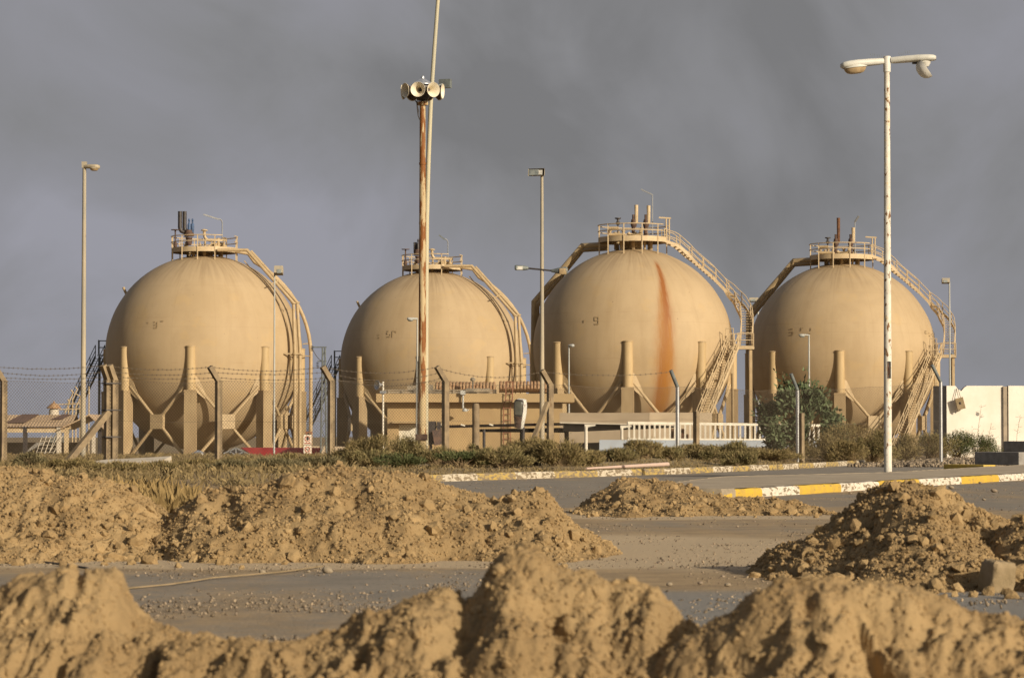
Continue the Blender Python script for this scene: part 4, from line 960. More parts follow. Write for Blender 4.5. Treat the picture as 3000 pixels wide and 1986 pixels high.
# floodlight mast with a cross arm carrying two lamps
root, x, zb, zt = street_pole('floodlight_mast', 1588, 512, 108, .10, .055, 'polecream', 'slim cream mast with a floodlight on top and a cross arm of two lamps', 'light mast', group=GL)
c = np.array((x-.17, 108, zt+.06))
A = rotm(R(-18), R(-8), 0)
mb = MB(); q = np.array([(-.32, -.16, -.14), (.32, -.16, -.14), (.32, -.16, .14), (-.32, -.16, .14), (-.24, .16, -.08), (.24, .16, -.08), (.24, .16, .10), (-.24, .16, .10)])
mb.add(q @ A.T + c, [(4, 5, 6, 7), (0, 1, 5, 4), (1, 2, 6, 5), (2, 3, 7, 6), (3, 0, 4, 7)]); hd = mb.build('floodlight', mt['polecream'], root, smooth=0)
mb = MB(); mb.box(c + A @ np.array((-.10, -.13, 0)), (.38, .03, .22), M=A); mb.build('lamp_glass', mt['greyl'], hd, smooth=0)
mb = MB(); mb.box(c + A @ np.array((.15, -.12, -.01)), (.16, .05, .18), M=A); mb.build('reflector', mt['refl'], hd, smooth=0)
za = PZ(791, 108); mb = MB(); mb.tube([(PX(1545, 108), 108, PZ(786, 108)), (PX(1620, 108), 107.9, PZ(794, 108))], .035, 8); arm = mb.build('cross_arm', mt['dark'], root)
mb = MB(); p = np.array((PX(1548, 108), 108, PZ(786, 108))); mb.loft([(p, (0, .10, 0), (0, 0, .06)), (p+np.array((-.15, 0, .01)), (0, .16, 0), (0, 0, .09)), (p+np.array((-.48, -.05, .02)), (0, .17, 0), (0, 0, .10)), (p+np.array((-.52, -.05, .02)), (0, .13, 0), (0, 0, .08))], 12, e=.5); l1 = mb.build('lamp_head', mt['galvdark'], arm, smooth=50)
mb = MB(); mb.box(p+np.array((-.33, -.18, .0)), (.22, .05, .13)); mb.build('lamp_glass', mt['refl'], l1, smooth=0)
mb = MB(); p = np.array((PX(1615, 108), 107.9, PZ(794, 108))); mb.loft([(p, (0, .05, 0), (0, 0, .05)), (p+np.array((.30, -.05, 0)), (0, .16, 0), (0, 0, .12)), (p+np.array((.55, -.1, -.01)), (0, .17, 0), (0, 0, .16)), (p+np.array((.62, -.1, -.01)), (0, .14, 0), (0, 0, .12))], 12, e=.55); l2 = mb.build('lamp_head', mt['galvdark'], arm, smooth=50)
mb = MB(); mb.loft([(p+np.array((.31, -.19, -.03)), (0, .05, 0), (0, 0, .11)), (p+np.array((.57, -.22, -.03)), (0, .05, 0), (0, 0, .13))], 10, e=.5); mb.build('lamp_glass', mt['lens'], l2, smooth=50)

# slim lamps inside the compound
def slim(px, pytop, Y, headlen, sgn, label, mat='polegrey', base_py=None, boxy=False, r=.06):
    root, x, zb, zt = street_pole('lamp_post', px, pytop, Y, r, r*.7, mat, label, 'lamp post', group=GL)
    if boxy:
        mb = MB(); mb.box((x+sgn*headlen*.5, Y-.05, zt+.05), (headlen, .45, .36), rx=R(-15)); hd = mb.build('floodlight', mt['polecream'], root, smooth=0)
        mb = MB(); mb.box((x+sgn*headlen*.6, Y-.30, zt+.0), (headlen*.5, .04, .2), rx=R(-15)); mb.build('lamp_glass', mt['greyl'], hd, smooth=0)
    else: lamp_head(root, (x-.02*sgn, Y, zt-.04), (sgn, -.2, 0), headlen, width=.16, t0=.1, t1=.16, mat=mat, lens='greyl')
slim(803, 796, 140, .42, 1, 'thin grey post with a small boxy floodlight in front of the black-vented tank', boxy=True, r=.05)
slim(1222, 932, 165, .62, -1, 'thin grey lamp post just beside the rusty speaker pole')
slim(1667, 1010, 160, .32, 1, 'thin grey lamp post with a tiny head in front of the rust-streaked tank', r=.055)
slim(2371, 980, 225, .85, -1, 'grey lamp post standing in the leafy bush before the tank of the white lamp', mat='polegrey', r=.09)
slim(2784, 825, 232, .62, -1, 'thin lamp post with a boxy floodlight rising behind the cream barrier wall', boxy=True, r=.085)
slim(2222, 880, 300, .95, -1, 'post with a boxy floodlight peeping out between the two stair-wrapped tanks', boxy=True, r=.12)
mb = MB(); x = PX(2790, 262); mb.tube([(x, 262, T(x, 262)), (x, 262, PZ(1035, 262))], .13, 10); o = mb.build('standpipe', mt['galvdark']); tag(o, 'dark green standpipe behind the curved stair above the barrier wall', 'pipe')

# rusty pole with a ring of horn loudspeakers
Y = 84.0; x = PX(1237, Y); zb = T(x, Y); zt = PZ(302, Y)
root = empty('speaker_pole', (x, Y, zb), 'rusty tan pole topped by a ring of cream horn loudspeakers', 'speaker pole')
n = 30; zs = np.linspace(zb-.05, zt, n); mb = MB(); mb.tube([(x, Y, z) for z in zs], list(np.linspace(.125, .085, n)), 18); mb.build('pole', mt['polerust'], root, smooth=50)
for py in (1058, 655, 480): mb = MB(); mb.tube([(x, Y, PZ(py+3, Y)), (x, Y, PZ(py-3, Y))], .118 if py > 700 else .105, 16); mb.build('collar', mt['polerust'], root)
mb = MB(); mb.lathe([(.0, 0), (.16, 0), (.17, .05), (.16, .10), (.0, .10)], (x, Y, PZ(309, Y)), 16); mb.build('collar', mt['polerust'], root)
hc = np.array((x, Y, PZ(266, Y)))
mb = MB(); mb.tube([hc+np.array((0, 0, -.36)), hc+np.array((0, 0, .36))], .05, 10); mb.lathe([(.0, -.30), (.14, -.30), (.22, -.18), (.27, -.02), (.25, .14), (.12, .2), (0, .2)], hc, 20); mb.build('horn_hub', mt['dark'], root)
mb = MB(); mb.lathe([(.335, .165), (.33, .185), (.22, .26), (.10, .34), (.06, .36), (.06, .41), (.04, .44), (.0, .44), (0, .16), (.335, .165)], hc, 20); mb.build('cone_cap', mt['galv'], root)
for i in range(8):
    a = R(-11.5 + 45*i); ax = np.array((math.sin(a), -math.cos(a), -.06)); ax /= np.linalg.norm(ax)
    side = np.cross(ax, (0, 0, 1.)); side /= np.linalg.norm(side); up = np.cross(side, ax); A = np.stack([side, up, ax], 1)
    mb = MB(); mb.lathe([(.055, .20), (.07, .32), (.10, .42), (.15, .52), (.212, .60), (.222, .61), (.218, .617), (.205, .606), (.14, .53), (.09, .43), (.06, .33), (.045, .3)], hc, 22, A); h = mb.build('horn', mt['creamh'], root, smooth=60)
    mb = MB(); mb.lathe([(0, .12), (.10, .12), (.11, .22), (.08, .30), (.0, .30)], hc, 14, A); mb.lathe([(.0, .335), (.042, .335), (.042, .30)], hc, 10, A); mb.build('driver', mt['dark'], h)
    mb = MB(); mb.lathe([(.085, .36), (.115, .43), (.165, .525), (.205, .585), (.2, .59), (.155, .53), (.105, .435), (.082, .365)], hc, 20, A); mb.build('horn_back', mt['darkrust'], h)
mb = MB(); mb.box((PX(1303, Y), Y+.25, PZ(243, Y)), (.36, .16, .26), rz=R(-20)); mb.beam((PX(1303, Y), Y+.25, PZ(240, Y)), (x, Y, PZ(270, Y)), .04, .04); mb.build('floodlight', mt['galvdark'], root, smooth=0)
mb = MB()
for q in (0, 1): mb.tube([(x-.25+.1*q, Y-.2, PZ(292, Y)), (x-.17, Y-.1, PZ(303, Y)), (x-.12-.03*q, Y-.1, PZ(325, Y)), (x-.13, Y-.1, PZ(340, Y)), (x-.085, Y-.06, PZ(352, Y))], .014, 6)
mb.build('cable', mt['dark'], root)
mb = MB(); mb.box((x-.02, Y-.12, PZ(1280, Y)), (.36, .12, .17)); mb.build('junction_box', mt['darkrust'], root, smooth=0)
mb = MB(); mb.tube([(x-.17, Y+.02, zb), (x-.15, Y+.02, PZ(1058, Y))], .035, 8); mb.build('conduit', mt['polegrey'], root)

# tall bent mast behind it
Y = 90.0; pts = [(1246, 1345), (1247, 1100), (1248, 850), (1250, 640), (1255, 470), (1262, 300), (1272, 150), (1283, 0), (1297, -170)]
q = np.array([P(a, b, Y) for a, b in pts]); q[0][2] = T(q[0][0], Y); qq, s = resample(q, .6)
mb = MB(); mb.tube(qq, list(np.interp(s, [0, s[-1]], [.095, .055])), 14); o = mb.build('mast', mt['mast'], loc=q[0], smooth=50); tag(o, 'tall bent pale mast leaning away just behind the rusty speaker pole', 'mast')

# ------------------------------------------------------------------ chain link fence
FY = lambda px: float(np.interp(px, [-400, 10, 640, 1305, 1615, 1985, 2335, 2755, 2900], [79, 78, 78.5, 80, 82, 86, 92, 97, 98]))
def FPt(px): Y = FY(px); x = PX(px, Y); return np.array((x, Y, T(x, Y)))
fence = empty('chain_link_fence', FPt(640), 'sagging chain-link fence with cranked posts and barbed wire along the compound', 'fence')
POSTS = [(-330, 'c'), (10, 'c'), (325, 'd'), (640, 'c'), (970, 'c'), (1305, 'c'), (1612, 'c'), (1985, 'm'), (2337, 'm'), (2757, 'm')]
tops = {}
rg = random.Random(5)
for px, kd in POSTS:
    b = FPt(px); Y = b[1]
    zbend = PZ({325: 1112, 1612: 1125, 1985: 1131, 2337: 1141, 2757: 1117}.get(px, 1114), Y)
    tx, tz = {'c': (-25, -40), 'd': (-14, -42), 'm': (-20, -46)}[kd]
    if px == 2757: tx, tz = -27, -48
    top = P(px+tx, (HOR+ (CAMZ-zbend)*FPX/Y)+tz, Y-.12)
    top[1] = Y-.15
    rz = R(rg.uniform(24, 36))
    if kd == 'm':
        mb = MB(); mb.tube([(b[0], Y, b[2]-.1), (b[0], Y, zbend-.02)], .058, 14); p_ = mb.build('post', mt['galv'], fence, smooth=50)
        mb = MB(); mb.tube([(b[0], Y, zbend-.03), top], .058, 14); mb.build('post_arm', mt['galvdark'], p_, smooth=50)
    else:
        for q in ((0,) if kd == 'c' else (0, 1)):
            w = .155 if kd == 'c' else .17; ox = -.085+.17*q if kd == 'd' else 0
            mb = MB(); mb.box((b[0]+ox, Y, (b[2]-.1+zbend)/2), (w, w, zbend-b[2]+.1), rz=rz); p_ = mb.build('post', mt['concrete'], fence, smooth=0)
            mb = MB(); d = top-np.array((b[0], Y, zbend)); mb.beam((b[0]+ox, Y, zbend-.03), np.array((b[0]+ox, Y, zbend))+d, w*.92, w*.85); mb.build('post_arm', mt['concrete'], p_, smooth=0)
            if kd == 'd' and q == 0:
                mb = MB()
                for hh in (.8, 1.55, 2.3): mb.box((b[0], Y, b[2]+hh*.98), (.46, .30, .035), rz=rz)
                mb.build('tie_band', mt['dark'], p_, smooth=0)
    tops[px] = (b, zbend, top)
for (px0, px1, ydrop, r) in ((318, 185, 1205, .085), (1604, 1535, 1180, .06)):
    a = P(px0, ydrop, FY(px0)-.1); e_ = P(px1, 1330, FY(px1)-1.0); e_[2] = T(e_[0], e_[1])-.05
    mb = MB(); mb.beam(a, e_, r*1.9, r*1.9); mb.build('strut', mt['concrete'], fence, smooth=0)
WR_ = .0038
for (p0, _), (p1, _) in zip(POSTS[:-1], POSTS[1:]):
    b0, z0, t0 = tops[p0]; b1, z1, t1 = tops[p1]
    B0, B1 = b0[:2]+np.array((0, -.09)), b1[:2]+np.array((0, -.09)); Ln = np.linalg.norm(B1-B0); u = (B1-B0)/Ln
    g0, g1 = b0[2]+.02, b1[2]+.02; h0, h1 = z0-.02, z1-.02
    H = ((h0-g0)+(h1-g1))/2; pit = .098; mb = MB()
    bottom = lambda s: g0+(g1-g0)*s/Ln
    scl = lambda s: ((h0-g0)+((h1-g1)-(h0-g0))*s/Ln)/H
    sag = lambda s, v: -.05*math.sin(PI*s/Ln)*v/H + .02*math.sin(s*2.3)*v/H
    def pt(s, v): return (B0[0]+u[0]*s, B0[1]+u[1]*s + .02*math.sin(s*1.9+v*1.3), bottom(s)+v*scl(s)+sag(s, v))
    k = -H
    while k < Ln:
        for dirn in (1, -1):
            s0 = k if dirn == 1 else k+H
            wr = WR_ if p0 < 1305 else .0026; v_a, v_b = 0.0, H; sa = s0; sb = s0+dirn*H*.82
            sa_, sb_ = sa, sb; ta, tb = 0.0, 1.0
            lo_, hi_ = (0-sa)/(sb-sa), (Ln-sa)/(sb-sa); ta = max(0, min(lo_, hi_)); tb = min(1, max(lo_, hi_))
            if tb-ta > .02:
                m_ = max(2, int((tb-ta)*6)); mb.tube([pt(sa+(sb-sa)*t, H*t) for t in np.linspace(ta, tb, m_+1)], wr, 3, cap=False)
        k += pit*.82*1.0
    for vv in (H, H*.52, .12): mb.tube([pt(s, vv) for s in np.linspace(0, Ln, 9)], WR_*1.3, 4, cap=False)
    mb.build('wire_mesh', mt['wire'], fence, smooth=0)
    if p0 >= 1985: continue
    lst = (.98, .58, .2) if p0 < 1305 else (.9,)
    for j, f in enumerate(lst):
        a = np.array((b0[0], b0[1], z0))*(1-f)+t0*f; c = np.array((b1[0], b1[1], z1))*(1-f)+t1*f
        sgm = rg.uniform(.05, .12)+(.12 if p0 in (970, 1305) else 0); n = 24
        line = [a*(1-t)+c*t-np.array((0, 0, sgm*4*t*(1-t)+rg.uniform(-.006, .006))) for t in np.linspace(0, 1, n+1)]
        mb = MB(); mb.tube(line, .0055, 5, cap=False)
        for i in range(1, n*1):
            q = line[i]; mb.tube([q+np.array((-.02, 0, -.03)), q+np.array((.02, 0, .03))], .004, 3); mb.tube([q+np.array((-.02, .02, .03)), q+np.array((.02, -.02, -.03))], .005, 3)
        mb.build('barbed_wire', mt['wire'], fence, smooth=0)
# broken stumps of old posts
for px, pyt, Yo, r, lab in ((1394, 1182, 78.3, .10, 'broken concrete fence stump with a rounded top before the flat-roofed building'), (2040, 1205, 86.6, .10, 'square concrete stump before the white balustrade'), (2348, 1210, 92.0, .10, 'rusty brown wooden stump beside the galvanised fence post in the bush')):
    x = PX(px, Yo); zb = T(x, Yo); zt = PZ(pyt, Yo); mb = MB()
    pr = [(r*.75, zt-zb), (r, zt-zb-.08)] if px == 1394 else [(r*.98, zt-zb), (r, zt-zb-.03)]
    n_ = 10 if px == 1394 else 4
    mb.lathe([(0, 0), (r, -.05), (r, .8)] + pr[::-1] + [(0, zt-zb+.01)], (x, Yo, zb), n_)
    o = mb.build('fence_stump', mt['concrete'], loc=(x, Yo, zb), smooth=40); tag(o, lab, 'fence stump', 'broken fence stumps')
# ------------------------------------------------------------------ flat-roofed building
Yb = 140.0
mt['roofpipe'] = M('dull_roof_pipe', (.33, .27, .19), (.16, .14, .11), 2.5, .8, spec=.2)
def q2(px, py, Y): p = P(px, py, Y); return p[0], p[2]
x0, zt = q2(1135, 1178, Yb); x1, _ = q2(1648, 1178, Yb); fx0, ft = q2(1102, 1153, Yb-.6); fx1, fb = q2(1683, 1178, Yb-.6); gb = T((x0+x1)/2, Yb)-.2
bld = empty('flat_roofed_building', ((x0+x1)/2, Yb+2.5, gb), 'low tan flat-roofed building with an overhanging roof slab behind the shrubs', 'building')
mb = MB(); dx0, dx1 = PX(1168, Yb), PX(1232, Yb); dzt = PZ(1243, Yb)
# front wall with a recess for the door
def wallrect(xa, xb, za, zb_): mb.box(((xa+xb)/2, Yb+.15, (za+zb_)/2), (xb-xa, .3, zb_-za))
wallrect(x0, dx0, gb, fb); wallrect(dx1, x1, gb, fb); wallrect(dx0, dx1, dzt, fb)
mb.box((x0+.15, Yb+2.9, (gb+fb)/2), (.3, 5.2, fb-gb)); mb.box((x1-.15, Yb+2.9, (gb+fb)/2), (.3, 5.2, fb-gb)); mb.box(((x0+x1)/2, Yb+5.35, (gb+fb)/2), (x1-x0-.6, .3, fb-gb))
mb.build('wall', mt['wall'], bld, smooth=0)
mb = MB(); mb.box(((fx0+fx1)/2, Yb+2.5, (ft+fb)/2), (fx1-fx0, 6.2, ft-fb)); mb.build('roof_slab', mt['fascia'], bld, smooth=0)
mb = MB(); mb.box(((dx0+dx1)/2, Yb+.22, (dzt+gb)/2), (dx1-dx0, .06, dzt-gb)); dr = mb.build('door', mt['doorw'], bld, smooth=0)
mb = MB(); mb.box((dx1-.18, Yb+.15, (dzt+gb)/2-.1), (.12, .05, .05)); mb.build('handle', mt['dark'], dr, smooth=0)
mb = MB(); cx0, cx1 = PX(1150, Yb), PX(1240, Yb); mb.box(((cx0+cx1)/2, Yb-.27, dzt+.10), (cx1-cx0, .53, .09)); mb.build('door_canopy', mt['fascia'], bld, smooth=0)
# security lamp bracket on the roof edge
mb = MB(); lx = PX(1357, Yb); Yf = Yb-.62
mb.box((lx, Yf-.1, PZ(1150, Yf)), (.24, .22, .20)); mb.tube([(lx, Yf-.13, PZ(1158, Yf)), (lx, Yf-.13, PZ(1196, Yf))], .05, 8); mb.lathe([(.0, 0), (.05, .0), (.14, -.12), (.12, -.16), (0, -.16)], (lx+.1, Yf-.2, PZ(1196, Yf)), 12); mb.beam((lx, Yf-.13, PZ(1198, Yf)), (lx+.28, Yf-.22, PZ(1201, Yf)), .12, .05); mb.build('wall_lamp', mt['polegrey'], bld)
# ladder on the front
mb = MB()
la, lb = PX(1475, Yb), PX(1495, Yb)
for xx in (la, lb): mb.tube([(xx, Yb-.12, gb+.1), (xx, Yb-.12, PZ(1185, Yb)), (xx+.1, Yf-.12, PZ(1174, Yf)), (xx+.12, Yf-.12, PZ(1118, Yf))], .028, 6)
for z in np.arange(gb+.3, PZ(1190, Yb), .30): mb.tube([(la, Yb-.12, z), (lb, Yb-.12, z)], .022, 6)
for z in np.arange(PZ(1172, Yf), PZ(1118, Yf), .30): mb.tube([(la+.1, Yf-.12, z), (lb+.1, Yf-.12, z)], .022, 6)
mb.build('ladder', mt['brownlad'], bld)
# pipe rail and fittings lying on the roof
mb = MB()
for py, r in ((1143, .04), (1150, .06)): mb.tube([(PX(1128, Yb), Yb-.1, PZ(py, Yb)), (PX(1455, Yb), Yb-.1, PZ(py+1, Yb))], r, 8)
for px in (1140, 1180, 1215, 1262, 1330, 1400, 1450): mb.box((PX(px, Yb), Yb-.1, PZ(1150, Yb)), (.12, .2, .26))
mb.box((PX(1208, Yb), Yb+.1, PZ(1138, Yb)), (.5, .3, .3)); mb.box((PX(1258, Yb), Yb, PZ(1136, Yb)), (.35, .3, .3)); mb.tube([(PX(1385, Yb), Yb+.1, PZ(1152, Yb)), (PX(1385, Yb), Yb+.1, PZ(1112, Yb))], .035, 6)
mb.lathe([(0, 0), (.11, .02), (.13, .12), (.06, .2), (0, .2)], (PX(1385, Yb), Yb+.1, PZ(1117, Yb)), 10); mb.box((PX(1400, Yb), Yb-.15, PZ(1143, Yb)), (1.2, .2, .18)); mb.build('roof_pipework', mt['roofpipe'], bld)
# barrel-tiled lean-to roof behind the roof edge, in two lengths
for pa, pb, pt, pbm in ((1275, 1452, 1121, 1143), (1462, 1612, 1119, 1141)):
    mb = MB(); xa, xb = PX(pa, Yb+1.5), PX(pb, Yb+1.5); za, zb_ = PZ(pbm, Yb+1.5), PZ(pt, Yb+1.5); n = int((xb-xa)/.165)
    for i in range(n):
        xc = xa+(i+.5)*(xb-xa)/n
        mb.tube([(xc, Yb+.9, za), (xc, Yb+1.05, za+(zb_-za)*.55), (xc, Yb+1.5, zb_-.02), (xc, Yb+2.3, zb_+.0)], .078, 8)
    mb.box(((xa+xb)/2, Yb+2.0, (za+zb_)/2-.13), (xb-xa, 1.6, zb_-za))
    mb.build('barrel_tiles', mt['tile'], bld)
# open electric cabinet leaning at the wall by the pole
mb = MB(); xa = PX(1262, 118); zc = PZ(1268, 118); mb.box((xa, 118, zc), (.46, .35, .95)); mb.box((xa+.34, 117.9, zc+.3), (.16, .3, .32)); cb = mb.build('box', mt['dark'], (cbr := empty('switch_cabinet', (xa, 118, T(xa, 118)), 'black metal switch cabinet with its door swung open behind the rusty pole', 'cabinet')), smooth=0)
mb = MB(); mb.box((xa+.30, 117.7, zc-.18), (.40, .04, .62), ry=R(-10), rz=R(15)); mb.build('door', mt['darkrust'], cbr, smooth=0)
mb = MB(); mb.beam((xa, 118, T(xa, 118)-.05), (xa, 118, zc-.4), .12, .12); mb.build('stand', mt['dark'], cbr, smooth=0)
# horn loudspeaker on a thin post at the corner
Yh = 136.0; xh = PX(1122, Yh); zb = T(xh, Yh); hp = empty('horn_speaker_post', (xh, Yh, zb), 'thin white post with one grey horn loudspeaker at the building corner', 'speaker post')
mb = MB(); mb.tube([(xh, Yh, zb), (xh, Yh, PZ(1118, Yh))], .05, 8); mb.build('post', mt['railw'], hp)
A = np.stack([(0, 1, 0), (0, 0, 1), (-.8, -.6, 0)], 1).astype(float); A[:, 0] = np.cross(A[:, 1], A[:, 2])
mb = MB(); mb.lathe([(.06, -.05), (.09, .1), (.16, .22), (.24, .30), (.23, .31), (.14, .2), (.05, .1)], (xh-.05, Yh, PZ(1128, Yh)), 16, A); mb.lathe([(0, .02), (.06, .04), (.06, .16), (0, .2)], (xh-.05, Yh, PZ(1128, Yh)), 8, A); mb.build('horn', mt['galv'], hp, smooth=60)
mb = MB(); mb.box((xh, Yh, PZ(1148, Yh)), (.3, .12, .1)); mb.lathe([(.1, -.03), (.13, 0), (.1, .03), (.1, -.03)], (xh, Yh-.08, PZ(1152, Yh)), 12); mb.build('bracket', mt['galv'], hp)

# ------------------------------------------------------------------ car-port slab canopy on posts
can = empty('canopy', (PX(1700, 120), 120, T(PX(1700, 120), 120)), 'long thin canopy slab on posts running past the flat-roofed building', 'canopy')
def slab(pa, pb, thick, mat, Ya, Yb2, name, dpt=5.0):
    a = P(pa[0], pa[1], Ya); b = P(pb[0], pb[1], Yb2); mb = MB()
    V = []
    for p, tk in ((a, thick[0]), (b, thick[1])):
        for dy in (0, dpt): V += [(p[0]+dy*.12, p[1]+dy, p[2]+.0), (p[0]+dy*.12, p[1]+dy, p[2]-tk)]
    mb.add(V, [(0, 1, 5, 4), (2, 6, 7, 3), (0, 4, 6, 2), (1, 3, 7, 5), (0, 2, 3, 1), (4, 5, 7, 6)]); return mb.build(name, mt[mat], can, smooth=0)
slab((1640, 1235), (1958, 1243.5), (.07, .045), 'slab', 119, 119, 'roof_slab', 6)
slab((1278, 1246), (1640, 1238), (.10, .09), 'darkrust', 126, 119.4, 'edge_beam', 4)
slab((1650, 1240), (1956, 1247), (.34, .06), 'black', 119.2, 119.5, 'shade_panel', 5.4)  # black panels paint in the shade of the canopy's underside
slab((1395, 1257), (1640, 1253), (.12, .2), 'black', 124, 119.5, 'shade_panel', 3.5)
for px, pyt, mat, w in ((1717, 1249, 'railw', .14), (1822, 1252, 'railw', .12), (1418, 1258, 'dark', .13), (1527, 1256, 'dark', .13), (1660, 1258, 'dark', .2)):
    Yp = 118.6 if mat == 'railw' else 123; x = PX(px, Yp); mb = MB(); mb.tube([(x, Yp, T(x, Yp)-.1), (x, Yp, PZ(pyt, Yp))], w/2, 12); ps = mb.build('post', mt[mat], can)
    if mat == 'railw': mb = MB(); mb.add([(x-.06, Yp-.05, PZ(pyt+4, Yp)), (x-.06, Yp-.05, PZ(pyt-6, Yp)), (x+.40, Yp-.05, PZ(pyt-6, Yp)), (x+.40, Yp-.05, PZ(pyt-2, Yp)), (x-.06, Yp+.07, PZ(pyt+4, Yp)), (x-.06, Yp+.07, PZ(pyt-6, Yp)), (x+.40, Yp+.07, PZ(pyt-6, Yp)), (x+.40, Yp+.07, PZ(pyt-2, Yp))], [(0, 1, 2, 3), (7, 6, 5, 4), (0, 4, 5, 1), (1, 5, 6, 2), (2, 6, 7, 3), (3, 7, 4, 0)]); mb.build('bracket', mt['railw'], ps, smooth=0)
mb = MB()
for px in (1298, 1357, 1440, 1482, 1565, 1605): mb.box((PX(px, 123), 122.4, PZ(1246-(px-1298)*.012, 123)), (.18, .1, .06), ry=.3)
mb.build('clip', mt['railw'], can, smooth=0)

# ------------------------------------------------------------------ low walls and balustrade
def wall_obj(name, label, pa, pb, pyt_a, pyt_b, Ya, Yb_, mat, thick=.25, drop=.3, cat='wall', pybot=None):
    a = P(pa, pyt_a, Ya); b = P(pb, pyt_b, Yb_); za, zb_ = T(a[0], Ya)-drop, T(b[0], Yb_)-drop
    mb = MB(); V = [(a[0], a[1], za), (b[0], b[1], zb_), tuple(b), tuple(a)]; V += [(v[0]+.0, v[1]+thick, v[2]) for v in V]
    mb.add(V, [(0, 1, 2, 3), (7, 6, 5, 4), (0, 4, 5, 1), (1, 5, 6, 2), (2, 6, 7, 3), (3, 7, 4, 0)]); o = mb.build(name, mt[mat], smooth=0); tag(o, label, cat); return o
wall_obj('boundary_wall', 'long pale beige wall below the rust-streaked tank', 1640, 2084, 1209, 1209, 136, 134.6, 'parapet', .3)
mb = MB(); xa, xb = PX(1900, 132.9), PX(2085, 132.9)
wall_obj('boundary_wall', 'short sunlit length of pale wall standing forward at the balustrade', 1902, 2086, 1207.5, 1209, 130.8, 131.1, 'parapet', .3)
wall_obj('plinth_wall', 'low blue-grey wall under the white balustrade behind the shrubs', 1756, 2420, 1288, 1291, 112, 116, 'bluewall', .3)
wall_obj('plinth_wall', 'dark purple-grey low wall in the shade of the canopy', 1662, 1757, 1298, 1296, 125, 122, 'block', .2)
bal = empty('balustrade', (PX(2080, 113.5), 113.5, PZ(1290, 113.5)), 'white balustrade of square bars on the blue-grey wall', 'balustrade')
Yr = lambda px: 112.12+(px-1756)/664*4.0
mb = MB(); a = P(1838, 1238.5, Yr(1838)); b = P(2420, 1246, Yr(2420)); mb.beam(a, b, .09, .10); mb.build('rail', mt['railw'], bal, smooth=0)
mb = MB(); a2 = P(1838, 1286, Yr(1838)); b2 = P(2420, 1288, Yr(2420)); mb.beam(a2, b2, .08, .06); mb.build('rail', mt['railw'], bal, smooth=0)
for i, px in enumerate(np.arange(1843, 2420, 14.6)):
    t = (px-1838)/(2420-1838); pa = a*(1-t)+b*t; pb = a2*(1-t)+b2*t
    mb = MB(); mb.beam(pa, pb, .075, .075); mb.build('baluster', mt['railw'], bal, smooth=0)
# rusty frame by the balustrade
Yf = 114.5; rf = empty('steel_frame', (PX(1988, Yf), Yf, PZ(1290, Yf)), 'rusty brown steel frame standing behind the balustrade', 'frame')
mb = MB()
xa, xb, xc = PX(1963, Yf), PX(2004, Yf), PX(2011, Yf); za, zb_ = PZ(1288, Yf), PZ(1259, Yf)
for xx in (xa+.05, PX(1975, Yf), PX(1998, Yf), xb): mb.box((xx, Yf, (za+zb_)/2), (.09, .09, zb_-za))
mb.box(((xa+xb)/2, Yf, zb_+.02), (xb-xa+.05, .12, .06)); mb.box((xc, Yf, za+.12), (.16, .12, .22)); mb.build('frame', mt['rustframe'], rf, smooth=0)
mb = MB(); mb.box(((xa+xb)/2, Yf+.25, (za+zb_)/2), (xb-xa-.05, .3, zb_-za-.05)); mb.build('box', mt['dark'], rf, smooth=0)

# broken floodlight on a stub
Yl = 88.0; x = PX(1533, Yl); zb = T(x, Yl); fl = empty('floodlight', (x, Yl, zb), 'broken white floodlight tipped upright on a short stub before the canopy', 'floodlight')
c = P(1528, 1206, Yl); A = rotm(R(-22), R(6), R(5))
mb = MB(); mb.loft([(c+A @ np.array((0, -.06, z)), A @ np.array((w, 0, 0)), A @ np.array((0, d, 0))) for z, w, d in ((.41, .10, .04), (.38, .155, .10), (.2, .18, .13), (-.05, .17, .14), (-.3, .125, .13), (-.5, .10, .10), (-.53, .07, .07))], 16, e=.6); hs = mb.build('housing', mt['white'], fl, smooth=50)
mb = MB(); mb.loft([(c+A @ np.array((-.035, -.155, z)), A @ np.array((w, 0, 0)), A @ np.array((0, .05, 0))) for z, w in ((.39, .11), (.34, .155), (.1, .168), (-.12, .15))], 14, e=.5); mb.build('frame', mt['dark'], hs, smooth=50)
mb = MB(); mb.loft([(c+A @ np.array((-.035, -.175, z)), A @ np.array((w, 0, 0)), A @ np.array((0, .04, 0))) for z, w in ((.35, .09), (.31, .132), (.1, .145), (-.08, .128))], 14, e=.5); mb.build('lamp_glass', mt['dirtyglass'], hs, smooth=50)
mb = MB(); mb.loft([(c+A @ np.array((-.035, -.16, z)), A @ np.array((w, 0, 0)), A @ np.array((0, .07, 0))) for z, w in ((-.13, .15), (-.3, .12), (-.49, .10))], 12, e=.6); mb.build('gear_cover', mt['darkrust'], hs, smooth=50)
mb = MB(); mb.tube([(x-.02, Yl+.02, zb-.1), (x, Yl, c[2]-.48)], .05, 10); mb.build('stub', mt['dark'], fl)

